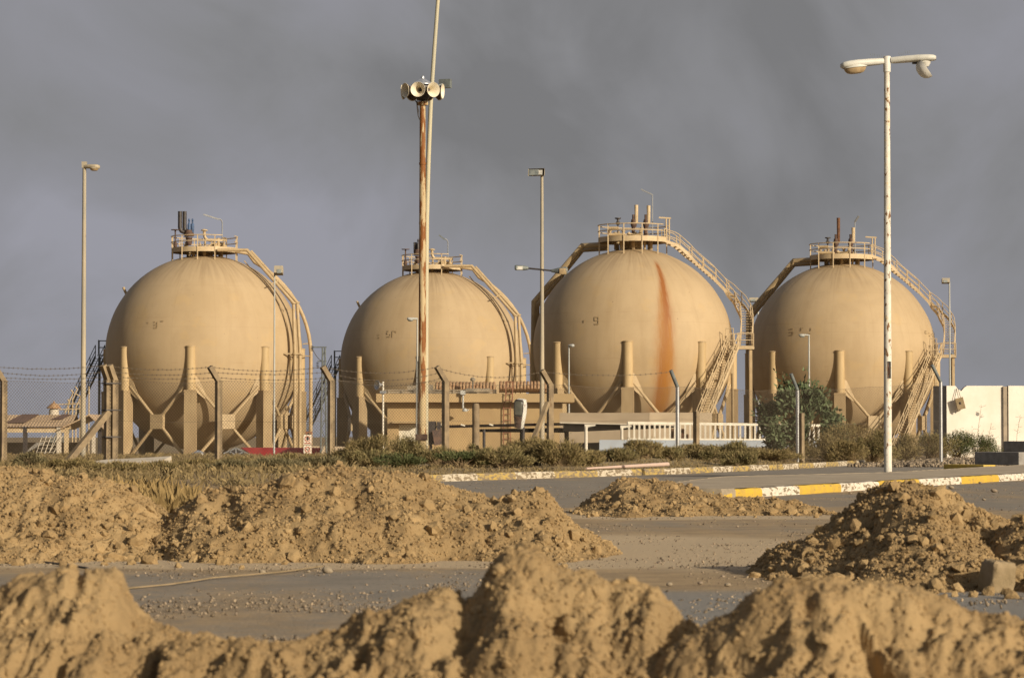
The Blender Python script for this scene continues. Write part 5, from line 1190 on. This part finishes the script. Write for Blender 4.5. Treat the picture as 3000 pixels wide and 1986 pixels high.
# ------------------------------------------------------------------ concrete barrier wall on the right
Yt = 128.0
def twall(pa, pb, label, chip=None, Yo=0, rot=0.0):
    a = P(pa, 1130, Yt+Yo); b = P(pb, 1130, Yt+Yo+rot); zt = a[2]; zb = T(a[0], Yt)-.2; w = b[0]-a[0]
    root = empty('barrier_panel', ((a[0]+b[0])/2, Yt+Yo, zb+.2), label, 'barrier', 'cream concrete barrier panels')
    d = (b-a); d[2] = 0; L_ = np.linalg.norm(d); u = d/L_; n = np.array((u[1], -u[0], 0))
    prof = [(0, 0), (L_, 0), (L_, zt-zb)]
    if chip: prof += [(chip[1], zt-zb), (chip[1]-.12, zt-zb-.08), ((chip[0]+chip[1])/2, zt-zb-.24), (chip[0]+.1, zt-zb-.13), (chip[0], zt-zb)]
    prof += [(0, zt-zb)]
    mb = MB(); k = len(prof); O = np.array((a[0], a[1], zb))
    V = [O+u*s+np.array((0, 0, z)) for s, z in prof]; V += [v-n*.42 for v in V]
    mb.add(V, [tuple(range(k))], 0); mb.add(V, [tuple(reversed(range(k, 2*k)))] + [(i, k+i, k+(i+1) % k, (i+1) % k) for i in range(k)], 1)
    mb.build('panel', [mt['twall'], mt['twallside']], root, smooth=0)
    return root, O, u, n, zt
r1, O, u, n, zt = twall(2773, 2939, 'cream concrete barrier panel with a chipped top and a hanging tan box', chip=(.40, .92))
r2, O2, u2, n2, _ = twall(2954, 3180, 'cream concrete barrier panel at the picture edge, whole along its top', Yo=-.15)
mb = MB(); a = P(2940, 1132, Yt-.1); mb.box((a[0]+.09, Yt+.05, (a[2]+.2)/2), (.20, .30, a[2]-.2)); mb.build('joint_post', mt['twallside'], r2, smooth=0)
a = P(2741, 1130, Yt+.3); b = P(2772, 1130, Yt+.02); mb = MB(); zb = T(a[0], Yt)-.2
V = [(a[0], a[1]+.4, zb), (b[0]-.01, b[1], zb), (b[0]-.01, b[1], a[2]), (a[0], a[1]+.4, a[2])]; V += [(v[0]+.02, v[1]+.5, v[2]) for v in V]
mb.add(V, [(0, 1, 2, 3), (7, 6, 5, 4), (0, 4, 5, 1), (1, 5, 6, 2), (2, 6, 7, 3), (3, 7, 4, 0)]); mb.build('end_face', mt['darkend'] if 'darkend' in mt else mt['block'], r1, smooth=0)
c = P(2813, 1182, Yt-.25); hb = empty('hanging_box', (c[0], c[1], c[2]-.3), 'small tan box hanging askew by a wire from the chipped barrier', 'box')
mb = MB(); mb.box(c, (.36, .14, .52), ry=R(-14)); mb.build('box', mt['blockt'], hb, smooth=0)
mb = MB(); mb.tube([c+np.array((-.08, 0, .27)), P(2802, 1138, Yt-.05)], .012, 5); mb.tube([c+np.array((.02, 0, .27)), P(2806, 1136, Yt-.05)], .012, 5); mb.build('wire', mt['wire'], hb)
mb = MB(); mb.box(c+np.array((.0, -.09, .02)), (.05, .04, .12), ry=R(-20)); mb.build('latch', mt['dark'], hb, smooth=0)
for px, py, s in ((2864, 1213, .085), (2908, 1277, .03), (2908, 1293, .03), (2790, 1212, .05), (2800, 1208, .04)):
    c = P(px, py, Yt-.004); mb = MB(); mb.lathe([(0, .012), (s*.7, .008), (s, .0), (s, -.03), (0, -.03)], c, 9, np.array(((1, 0, 0), (0, 0, -1), (0, 1, 0)), float)); mb.build('pock_mark', mt['block'], r1)
# grey blocks lying on the island
for (px, py_t, py_b, Yk, L_, W_, rz, mat, lab) in ((2950, 1324, 1358, 84, 1.95, .55, -58, 'block', 'long grey concrete block lying askew on the traffic island'), (3010, 1292, 1322, 95, 1.4, .6, -58, 'block', 'smaller grey concrete block behind the long one at the picture edge'),
        (2850, 1361, 1377, 78, 2.0, .4, -66, 'yellowb', 'yellow painted kerb block lying in shade beside the grey block')):
    c0 = P(px, py_t, Yk); hh = (py_b-py_t)*Yk/FPX; zb = c0[2]-hh
    mb = MB(); mb.box((c0[0], Yk+.6, zb+hh/2-.02), (L_, W_, hh+.04), rz=R(rz)); o = mb.build('concrete_block', mt[mat], smooth=0)
    md = o.modifiers.new('bevel', 'BEVEL'); md.width = .02; md.segments = 2
    tag(o, lab, 'concrete block')
# broken slab left by the fence
Ys = 70.0; mb = MB(); prof = [(245, 1372), (262, 1362), (330, 1354), (420, 1350), (478, 1346), (470, 1368), (452, 1383), (380, 1384), (300, 1384)]
pp = [P(a, b, Ys) for a, b in prof]
top = [(p[0], Ys+(p[2]-pp[0][2])*7, .20+.0*i) for i, p in enumerate(pp)]
mb = MB(); xs_ = [PX(a, Ys) for a in (245, 300, 400, 478, 455, 380, 290)]; ysl = [69.6, 70.8, 71.5, 71.7, 69.2, 68.9, 69.0]; zz = [.30, .36, .40, .44, .22, .20, .24]; tk = .13
V = [(x_, y_, z_) for x_, y_, z_ in zip(xs_, ysl, zz)]; V += [(v[0]+.02, v[1], v[2]-tk-.08) for v in V]; k = 7
mb.add(V, [tuple(range(k)), tuple(reversed(range(k, 2*k)))]+[(i, k+i, k+(i+1) % k, (i+1) % k) for i in range(k)]); o = mb.build('broken_slab', mt['slab'], smooth=0); tag(o, 'tilted broken concrete slab lying in the dry grass by the fence', 'concrete slab')
# fallen pink pole on the kerb
a = P(1718, 1376, 66.9); b = P(1956, 1363, 71.5); a[2] += .03; b[2] += .03
mb = MB(); q, s = resample([a, b], .4); mb.tube(q, list(np.interp(s, [0, s[-1]], [.025, .055])), 12); o = mb.build('fallen_pole', mt['pinkpipe'], smooth=50); tag(o, 'fallen pinkish tapered pole lying along the worn kerb', 'pole')

# ------------------------------------------------------------------ red truss roof on the ground and the warning signs
Yr_ = 150.0; rr = empty('red_roof', (PX(800, Yr_), Yr_, T(PX(800, Yr_), Yr_)), 'fallen red sheet roof with an open black gable truss on the ground', 'roof')
def F3(px, py, dy=0): p = P(px, py, Yr_); return (p[0], Yr_+dy, p[2])
mb = MB(); V = [F3(745, 1336), F3(930, 1338, .3), F3(936, 1312, .8), F3(702, 1311, .8), F3(702, 1311, 3.5), F3(936, 1312, 3.5)]
mb.add(V + [(v[0], v[1]+.05, v[2]-.04) for v in V], [(0, 1, 2, 3), (3, 2, 5, 4), (6+3, 6+2, 6+1, 6+0), (6+4, 6+5, 6+2, 6+3), (0, 6, 7, 1), (1, 7, 8, 2), (0, 3, 9, 6)]); mb.build('sheet', mt['red'], rr, smooth=0)
mb = MB(); V = [F3(658, 1334), F3(742, 1336), F3(692, 1312, .6), F3(658, 1326, .2)]; mb.add(V+[(v[0], v[1]+.3, v[2]) for v in V], [(0, 1, 2, 3), (7, 6, 5, 4)]); mb.build('gable_panel', mt['dark'], rr, smooth=0)
mb = MB()
for p, q in (((655, 1335), (745, 1337)), ((655, 1328), (692, 1312)), ((692, 1312), (746, 1337)), ((692, 1313), (692, 1335)), ((692, 1334), (672, 1321)), ((692, 1334), (715, 1322))): mb.beam(F3(*p, -.08), F3(*q, -.08), .07, .07)
mb.build('truss', mt['galv'], rr, smooth=0)
Yg = 122.0
sg = empty('warning_sign', (PX(903, Yg), Yg, T(PX(903, Yg), Yg)), 'post with two square white signs showing red ringed pictograms by the red roof', 'sign')
mb = MB(); x = PX(906, Yg)
for dx in (-.12, .08): mb.tube([(x+dx, Yg+.05, T(x, Yg)-.1), (x+dx, Yg+.05, PZ(1266, Yg))], .035, 8)
mb.box((x-.02, Yg+.05, PZ(1266, Yg)), (.3, .06, .06)); mb.build('post', mt['brownlad'], sg)
for (py, hp, glyph) in ((1288, 29, 'hand'), (1319, 29, 'cig')):
    c = P(901, py, Yg); w = 23*Yg/FPX; h = hp*Yg/FPX; mb = MB(); mb.box(c, (w, .02, h)); pn = mb.build('sign_panel', mt['signw'], sg, smooth=0)
    RX = np.array(((1, 0, 0), (0, 0, -1), (0, 1, 0)), float); cc = c+np.array((0, -.013, h*.10)); r = w*.36
    mb = MB(); mb.lathe([(r*.76, 0), (r, 0), (r, .006), (r*.76, .006), (r*.76, 0)], cc, 28, RX); mb.beam(cc+np.array((-r*.6, -.006, r*.6)), cc+np.array((r*.6, -.006, -r*.6)), .03, .006) if glyph == 'cig' else None
    for dz in (-.46, ): mb.box(c+np.array((0, -.013, h*dz+.03)), (w*.8, .006, .025))
    for q in range(6): mb.box(c+np.array((-w*.34+q*w*.135, -.013, -h*.32)), (w*.08, .006, .03+.02*(q % 3)))
    mb.build('pictogram_ring', mt['signr'], pn, smooth=30)
    mb = MB()
    if glyph == 'cig': mb.box(cc+np.array((-.01, -.002, -.005)), (r*1.0, .008, .03)); mb.box(cc+np.array((r*.5, -.002, .05)), (.02, .008, .07))
    else:
        mb.box(cc+np.array((0, -.002, -.02)), (.08, .008, .09))
        for q in range(4): mb.box(cc+np.array((-.035+.023*q, -.002, .06)), (.015, .008, .08))
        mb.box(cc+np.array((.055, -.002, .0)), (.02, .008, .06), ry=.5)
    mb.build('pictogram', mt['signk'], pn, smooth=0)
# white sack of litter under the tank
c = P(583, 1327, 150); v, f = rocks(ICO2, np.zeros((1, 3)), np.array([.36]), np.random.default_rng(9), .18, (.7, 1)); v[:, 0] *= 1.3; v[:, 2] *= .8
o = link('litter_sack', np_mesh('litter_sack', v, f), mt['galv'], loc=(c[0], 150, T(c[0], 150)+.24)); tag(o, 'crumpled silvery sack on the ground beneath the black-vented tank', 'sack')

# ------------------------------------------------------------------ open shed on the far left
Yd = 185.0; gx = T(PX(110, Yd), Yd); shed = empty('open_shed', (PX(110, Yd), Yd, gx), 'long open shed with a corrugated sandy roof beyond the fence', 'shed')
def D(px, py, Y): p = P(px, py, Y); return np.array(p)
mb = MB(); xa, xb = PX(-140, Yd), PX(224, Yd); ze, zr = PZ(1250, Yd), PZ(1215, Yd); n = int((xb-xa)/.10)
V = []
for i in range(n+1):
    x = xa+(xb-xa)*i/n; w = .011*(1 if i % 2 else -1)
    V += [(x, Yd-2.6, ze+w), (x, Yd, zr+w), (x, Yd+2.6, ze+w)]
mb.add(V, [f for i in range(n) for f in ((3*i, 3*i+3, 3*i+4, 3*i+1), (3*i+1, 3*i+4, 3*i+5, 3*i+2))]); rf = mb.build('roof', mt['shedroof'], shed, smooth=0)
for (pa, pb, pc, pd) in ((30, 85, 115, 65), (158, 188, 210, 185)):
    mb = MB(); s0, s1 = (.15, 1.0) if pa < 100 else (.70, 1.0); f = lambda t: (Yd-2.6+2.6*t, ze+(zr-ze)*t+.06)
    y0, z0 = f(.25 if pa < 100 else .55); y1, z1 = f(.98)
    mb.add([(PX(pa, Yd), y0, z0), (PX(pb, Yd), y0, z0), (PX(pc, Yd), y1, z1), (PX(pd, Yd), y1, z1)], [(0, 1, 2, 3)]); V = np.array(mb.v); mb.add(V-np.array((0, 0, .03)), [(3, 2, 1, 0)]); mb.build('roof_patch', mt['shedpatch'], rf, smooth=0)
# cross gable at the right end
mb = MB(); xg0, xg1, xm = PX(224, Yd), PX(318, Yd), PX(280, Yd); yg = Yd-2.9; z_e, z_r = PZ(1254, Yd), PZ(1214, Yd)
V = [(xg0-.6, yg, z_e), (xm, yg, z_r), (xg1+.1, yg, z_e), (xg0-.6, yg+6, z_e), (xm, yg+6, z_r), (xg1+.1, yg+6, z_e)]
mb.add(V+[(v[0], v[1], v[2]-.09) for v in V], [(0, 1, 4, 3), (1, 2, 5, 4), (9, 10, 7, 6), (10, 11, 8, 7), (0, 6, 7, 1), (1, 7, 8, 2), (3, 4, 10, 9), (4, 5, 11, 10)]); mb.build('roof', mt['shedroof'], shed, smooth=0)
mb = MB(); mb.beam((xa, Yd-2.4, PZ(1262, Yd)), (xb-.3, Yd-2.4, PZ(1262, Yd)), .15, .22); mb.beam((xa, Yd-2.3, PZ(1254, Yd)), (xb, Yd-2.3, PZ(1254, Yd)), .1, .12); mb.build('beam', mt['steelpale'], shed, smooth=0)
for px, mat, w in ((-60, 'dark', .24), (92, 'dark', .26), (190, 'slab', .28), (211, 'steelpale', .26), (262, 'dark', .2), (290, 'slab', .22), (308, 'dark', .2)):
    x = PX(px, Yd); mb = MB(); mb.box((x, Yd-2.35, (gx-.4+PZ(1252, Yd))/2), (w, w, PZ(1252, Yd)-gx+.4)); mb.build('post', mt[mat], shed, smooth=0)
mb = MB(); mb.box((PX(60, Yd), Yd+2.4, gx+.5), (PX(200, Yd)-PX(-140, Yd), .2, 1.6)); mb.build('back_wall', mt['block'], shed, smooth=0)
mb = MB(); c = np.array((PX(153, Yd), Yd+.6, PZ(1215, Yd)-.1)); mb.lathe([(.35, -.15), (.32, .45), (.26, .48), (.26, .62), (.0, .62)], c, 16); v1 = mb.build('roof_vent', mt['slab'], shed)
mb = MB(); mb.lathe([(.48, .52), (.47, .58), (.15, .86), (.06, .9), (.05, 1.0), (0, 1.0)], c, 16); mb.build('cone_cap', mt['tile'], v1)
# light handrail stairs leaning inside the shed
lt = empty('leaning_ladders', (PX(135, Yd-3), Yd-3.2, T(PX(135, Yd), Yd-3)), 'bundle of pale ladders leaning under the open shed', 'ladders')
for i, (pa, pb) in enumerate(((105, 124), (118, 137), (130, 150), (142, 172))):
    mb = MB(); a = P(pa, 1330, Yd-3.4); b = P(pb, 1276, Yd-2.7)
    for s in (0, .28): mb.tube([a+np.array((s, 0, 0)), b+np.array((s, 0, 0))], .022, 6)
    for t in np.linspace(.1, .9, 5): q = a+(b-a)*t; mb.tube([q, q+np.array((.28, 0, 0))], .015, 5)
    mb.build('ladder', mt['slab'], lt)
# pipe stack with vents behind the shed
Yv = 215.0; pv = empty('pipe_rack', (PX(205, Yv), Yv, T(PX(205, Yv), Yv)), 'thin tan vent pipes and steep steps behind the shed by the tall lamp', 'pipes')
mb = MB()
for px, pt in ((190, 1178), (200, 1150), (212, 1140), (222, 1162), (234, 1176), (260, 1140)):
    x = PX(px, Yv); mb.tube([(x, Yv, T(x, Yv)-.1), (x, Yv, PZ(pt+30, Yv)), (x+(.35 if px < 230 else 0), Yv, PZ(pt, Yv)), (x+(.2 if px < 215 else 0), Yv, PZ(pt-8, Yv))], .05, 6)
for py in (1185, 1200): mb.tube([(PX(165, Yv), Yv, PZ(py, Yv)), (PX(235, Yv), Yv, PZ(py-3, Yv))], .045, 6)
mb.build('vent_pipe', mt['steelpale'], pv)
# power pole by the second tank's stair
Yp = 205.0; x = PX(948, Yp); zb = T(x, Yp); pw = empty('power_pole', (x, Yp, zb), 'dark lattice power pole with insulator arms beside the second tank stair', 'power pole')
mb = MB()
for dx in (-.22, .22): mb.tube([(x+dx, Yp, zb-.1), (x+dx*.4, Yp, PZ(1018, Yp))], .06, 6)
for k in range(10): z0 = zb+k*(PZ(1018, Yp)-zb)/10; z1 = zb+(k+1)*(PZ(1018, Yp)-zb)/10; s = 1 if k % 2 else -1; mb.tube([(x-.2*s*(1-k*.06), Yp, z0), (x+.2*s*(1-k*.06), Yp, z1)], .035, 5)
mb.build('pole', mt['galvdark'], pw)
for pz, xl in ((1017, -.85), (1058, -.45)):
    mb = MB(); mb.tube([(x+xl, Yp, PZ(pz, Yp)), (x+.2, Yp, PZ(pz, Yp))], .04, 6); ar = mb.build('arm', mt['galvdark'], pw)
    mb = MB(); zz = PZ(pz, Yp)
    for k in range(4): mb.lathe([(0, 0), (.13, .03), (.04, .07), (0, .07)], (x+xl, Yp, zz-.15-.12*k if pz == 1058 else zz+.02-.1*k), 10)
    mb.build('insulator', mt['dark'], ar)
mb = MB(); a = np.array((x-.85, Yp, PZ(1020, Yp))); b = np.array((x, Yp, PZ(1060, Yp))); mb.tube([a*(1-t)+b*t-np.array((0, 0, .5*4*t*(1-t)*.4)) for t in np.linspace(0, 1, 8)], .025, 5); mb.build('jumper_wire', mt['dark'], pw)
# low rubble wall far between the tanks
o = wall_obj('rubble_wall', 'low broken tan wall far off between the two black-vented tanks', 905, 1010, 1306, 1308, 205, 205, 'parapet', .4, .3)

# ------------------------------------------------------------------ vegetation
def fol(name, c1, c2, isl=.35): return M(name, c1, c2, 5, .85, spec=.15, island=isl)
mt['dryshrub'] = fol('dry_shrub', (.255, .195, .09), (.175, .14, .06)); mt['greenshrub'] = fol('green_shrub', (.175, .152, .066), (.23, .18, .085)); mt['darkshrub'] = fol('dark_shrub', (.07, .085, .033), (.115, .12, .05))
mt['bushleaf'] = fol('bush_leaf', (.075, .10, .045), (.13, .155, .085)); mt['straw'] = fol('straw', (.29, .20, .085), (.22, .155, .065), .2); mt['drygrass'] = fol('dry_grass', (.23, .17, .082), (.16, .122, .06), .2); mt['stem'] = M('stem', (.27, .195, .105), (.17, .12, .065), 8, .9)
mt['greyplant'] = fol('grey_green_plant', (.185, .155, .082), (.15, .128, .066))
def blades(pos, dirs, length, width, rng, bend=.0):
    n = len(pos); d = dirs/np.linalg.norm(dirs, axis=1)[:, None]; r = rng.normal(size=(n, 3)); s = np.cross(d, r); s /= np.linalg.norm(s, axis=1)[:, None]+1e-9
    L_ = length[:, None]; w = width[:, None]*.5
    V = np.stack([pos-s*w, pos+s*w, pos+d*L_*.55+s*w*.9+np.cross(s, d)*L_*bend*.3, pos+d*L_ + np.array((0, 0, -1))*L_*bend], 1)
    F = np.array([[0, 1, 2], [0, 2, 3]])[None] + (np.arange(n)*4)[:, None, None]
    return V.reshape(-1, 3), F.reshape(-1, 3)
def shrub(px, Y, wpx, pytop, mat, label, n=3200, seed=0, leaf=.10, lw=.016, depth=1.0, leafy=False, sunk=.0, name='shrub', cat='shrub', group='dry shrubs along the fence', twigs=120):
    rng = np.random.default_rng(seed+100); x = PX(px, Y); zb = T(x, Y)-sunk; h = PZ(pytop, Y)-zb; a = wpx*Y/FPX/2
    h = max(h, .22)
    root = empty(name, (x, Y, zb), label, cat, group)
    # clumps inside an uneven dome
    nc = 16 if not leafy else 34; th = rng.uniform(0, 2*PI, nc); rr = np.sqrt(rng.uniform(0, 1, nc)); cz = rng.uniform(.30 if not leafy else .08, .98, nc)
    cc = np.stack([a*rr*np.cos(th)*np.sqrt(np.clip(1.08-cz**2, .12, 1)), a*depth*rr*np.sin(th)*np.sqrt(np.clip(1.08-cz**2, .12, 1)), h*cz*.86], -1)
    cr = rng.uniform(.22, .42, nc) if not leafy else rng.uniform(.10, .30, nc)
    k = rng.integers(0, nc, n); off = rng.normal(size=(n, 3)); off /= np.linalg.norm(off, axis=1)[:, None]; off *= (rng.uniform(0, 1, n)**.45)[:, None]
    pos = cc[k] + off*cr[k][:, None]*np.array((a, a*depth, h*.75)); pos[:, 2] = np.where(pos[:, 2] < 0, np.abs(pos[:, 2])*.5, pos[:, 2])
    stray = rng.uniform(size=n) < .06; pos[stray] *= rng.uniform(1.0, 1.25, (stray.sum(), 1))
    outd = pos/np.array((a, a*depth, h)) + np.array((0, 0, .35)); outd = outd/np.linalg.norm(outd, axis=1)[:, None]
    dirs = outd + rng.normal(size=(n, 3))*(.8 if leafy else .5) + np.array((0, 0, .15))
    V, F = blades(pos, dirs, leaf*rng.uniform(.5, 1.4, n), lw*rng.uniform(.6, 1.4, n), rng, .05)
    me = np_mesh('foliage', V, F); link('foliage', me, mt[mat], root)
    m = twigs; k = rng.integers(0, nc, m); tip = cc[k]*rng.uniform(.9, 1.38, (m, 1)) + rng.normal(size=(m, 3))*.06
    b = np.stack([rng.normal(size=m)*a*.12, rng.normal(size=m)*a*.12, np.full(m, -.02)], -1); midp = (b+tip)/2 + rng.normal(size=(m, 3))*.05*a + np.array((0, 0, .06))*h
    mb = MB()
    for i in range(m): mb.tube([b[i], midp[i], tip[i]], [.010, .007, .003] if not leafy else [.02, .013, .006], 4, cap=False)
    mb.v = [(v[0]+x, v[1]+Y, v[2]+zb) for v in mb.v]; mb.build('stems', mt['stem'], root, smooth=0)
    return root
SH = [ # px, Y, width px, top py, material, label, n
 (1012, 77.0, 100, 1325, 'dryshrub', 'small dry brown shrub at the foot of the post before the second tank', 2000),
 (1085, 76.0, 170, 1282, 'dryshrub', 'tall straw-brown shrub between the second tank and the building corner', 5200),
 (1065, 73.0, 180, 1325, 'greenshrub', 'low green-brown shrub spreading under the tall straw-brown one', 3600),
 (1195, 74.5, 150, 1292, 'greenshrub', 'green shrub hiding the foot of the rusty speaker pole', 4400),
 (1180, 71.0, 150, 1335, 'darkshrub', 'low dark green shrub before the rusty speaker pole', 2800),
 (1290, 73.0, 120, 1318, 'greenshrub', 'green-brown shrub round the cranked post right of the speaker pole', 3200),
 (1345, 70.5, 170, 1330, 'darkshrub', 'wide dark shrub with a bare shadowed foot above the kerb', 4000),
 (1400, 72.5, 120, 1310, 'greenshrub', 'olive shrub at the rounded concrete stump', 3000),
 (1475, 70.5, 140, 1315, 'greenshrub', 'olive shrub with yellow straws at its foot under the ladder', 3800),
 (1560, 72.5, 140, 1292, 'dryshrub', 'tan shrub before the broken floodlight', 4400),
 (1635, 71.5, 150, 1298, 'dryshrub', 'rust-brown shrub beside the leaning strut and canopy post', 4400),
 (1720, 73.5, 120, 1325, 'dryshrub', 'loose tan shrub at the foot of the white canopy post', 2600),
 (1800, 77.0, 120, 1322, 'greenshrub', 'thin green-tan shrub before the blue-grey wall', 2600),
 (1885, 80.0, 130, 1298, 'dryshrub', 'tan and green shrub before the middle of the blue-grey wall', 3600),
 (1965, 81.0, 100, 1315, 'greenshrub', 'round green shrub at the foot of the galvanised post', 2800),
 (2055, 84.0, 140, 1302, 'dryshrub', 'brown shrub at the square concrete stump', 4000),
 (2135, 83.0, 140, 1300, 'greenshrub', 'green shrub under the end of the balustrade', 4200),
 (2165, 80.2, 120, 1330, 'greenshrub', 'green-brown shrub spilling over the worn kerb', 3600),
 (2260, 90.0, 150, 1322, 'dryshrub', 'low brown shrub under the leafy bush', 3400),
 (2415, 95.0, 150, 1290, 'dryshrub', 'tan shrub beside the rusty wooden stump', 4400),
 (2490, 101., 190, 1252, 'dryshrub', 'large tan-green shrub in front of the white lamp tank', 5600),
 (2480, 93.0, 130, 1305, 'dryshrub', 'low rust-tinged shrub before the large tan-green one', 2800),
 (2560, 94.0, 120, 1275, 'greenshrub', 'dense green shrub just before the white street lamp', 4200),
 (2650, 100., 110, 1283, 'dryshrub', 'brown shrub just beyond the white street lamp at the stair foot', 3200),
 (2735, 117., 160, 1272, 'greenshrub', 'green shrub at the dark end of the barrier wall', 4200),
 (2805, 120., 170, 1270, 'darkshrub', 'dark green shrub against the cream barrier with the hanging box', 5200),
 (2862, 121., 110, 1278, 'darkshrub', 'small dark green shrub trailing along the cream barrier', 3200),
 (2958, 124., 40, 1302, 'greenshrub', 'tiny green plant at the joint of the barrier panels', 500),
 (800, 67.0, 170, 1352, 'greyplant', 'low grey-green shrub behind the crest of the long dirt heap', 3400),
 (660, 63.0, 150, 1378, 'greyplant', 'low grey-green weed patch between the slab and the long heap', 2800),
 (590, 68.0, 130, 1358, 'dryshrub', 'dry brown shrub just beyond the broken slab', 2200),
 (210, 66.0, 150, 1350, 'dryshrub', 'dry tangle of brown weeds before the leaning fence strut', 2200),
 (330, 60.0, 170, 1382, 'dryshrub', 'flat straw-brown weed clump in front of the broken slab', 2400),
 (480, 62.0, 120, 1374, 'dryshrub', 'brown weed clump at the pointed end of the broken slab', 2000),
 (700, 74.0, 150, 1346, 'dryshrub', 'dry brown weeds below the fallen red roof', 2200),
 (880, 72.0, 150, 1335, 'dryshrub', 'dry brown shrub below the warning signs', 2600),
 (950, 70.0, 130, 1345, 'greyplant', 'grey-green shrub left of the tall straw-brown one above the kerb end', 2400),
 (100, 70.0, 110, 1335, 'greyplant', 'small grey-brown shrub behind the broad sandy heap', 1600),
]
for i, (px, Y, w, pt, m_, lab, n) in enumerate(SH):
    shrub(px, Y, w*1.15, pt-(14 if px > 2380 and Y < 103 else 4), m_, lab, n=int(n*1.4), seed=i, leaf=.085 if m_ != 'darkshrub' else .075, lw=.017, depth=.8)
shrub(2345, 103.0, 250, 1112, 'bushleaf', 'tall leafy dark green bush in front of the last tank', n=6800, seed=90, leaf=.17, lw=.085, leafy=True, name='bush', cat='bush', group=None, twigs=110)
for px, pyt, lean_, lab in ((2876, 1186, .5, 'tall dry weed stalk with a ragged head against the cream barrier'), (2905, 1240, .2, 'short branched dry weed stalk against the cream barrier'), (2990, 1215, .35, 'thin bent dry stalk before the barrier panel at the picture edge')):
    rgw = random.Random(px); Yw = 123.0; xw = PX(px-14, Yw); zw = T(xw, Yw); tp = np.array((PX(px, Yw), Yw, PZ(pyt, Yw))); b0_ = np.array((xw, Yw, zw)); mb = MB()
    mid_ = (b0_+tp)/2+np.array((-.05, 0, .1)); mb.tube([b0_, mid_, tp], [.012, .010, .006], 4)
    for q in range(14):
        t_ = rgw.uniform(.45, 1); p_ = mid_+(tp-mid_)*(t_-.45)/.55; mb.tube([p_, p_+np.array((rgw.uniform(-.22, .25), rgw.uniform(-.1, .1), rgw.uniform(-.02, .14)))], .006, 3)
    o = mb.build('dry_weed', mt['stem'], loc=b0_, smooth=0); tag(o, lab, 'weed', 'dry weeds at the barrier')
# dry grass (uncountable)
def grass(name, label, X, Y, hgt, per, mat, seed, zf=None, w=.010, spread=.25, wind=.35):
    rng = np.random.default_rng(seed); n = len(X)*per; k = np.repeat(np.arange(len(X)), per); x = X[k]+rng.normal(size=n)*spread; y = Y[k]+rng.normal(size=n)*spread
    z = (terrain(x, y) if zf is None else zf(x, y))-.02
    dirs = np.stack([rng.normal(size=n)*.5+wind*fbm(x, y, .8, 2, 5), rng.normal(size=n)*.5, np.ones(n)], -1)
    V, F = blades(np.stack([x, y, z], -1), dirs, hgt[k]*rng.uniform(.4, 1.2, n), np.full(n, w), rng, .22)
    o = link(name, np_mesh(name, V, F), mt[mat], loc=(0, 0, 0)); tag(o, label, 'grass', kind='stuff')
rng = np.random.default_rng(11)
n = 4200; Y = rng.uniform(52, 118, n); u = rng.uniform(-80, 1000, n); X = (u-1500)/FPX*Y; k = (X < fk_x(Y)-.5) & (np.clip(fbm(X, Y, .45, 3, 61)*1.8+.45, 0, 1) > rng.uniform(size=n)); X, Y = X[k], Y[k]
grass('dry_grass', 'dry brown grass covering the ground before the fence', X, Y, rng.uniform(.12, .34, len(X)), 26, 'drygrass', 12, w=.007)
n = 2600; Y = rng.uniform(62, 112, n); X = fk_x(Y)-.3-rng.uniform(0, 1, n)**1.5*7; k = (X/Y*FPX+1500 > 900); X, Y = X[k], Y[k]
grass('dry_grass', 'dry straw and weeds at the feet of the shrubs behind the kerb', X, Y, rng.uniform(.08, .22, len(X)), 12, 'drygrass', 13, w=.012)
n = 1800; u = np.r_[rng.normal(500, 50, n//2), rng.normal(370, 80, n-n//2)]; Y = np.r_[rng.uniform(22.7, 25.5, n//2), rng.uniform(26, 36, n-n//2)]; X = (u-1500)/FPX*Y
grass('straw', 'tall yellow straw grass bending between the two sandy heaps', X, Y, np.where(Y < 25.9, rng.uniform(.30, .62, n), rng.uniform(.3, .55, n)), 30, 'straw', 14, zf=lambda x, y: np.zeros_like(x), w=.0028, spread=.16, wind=1.2)
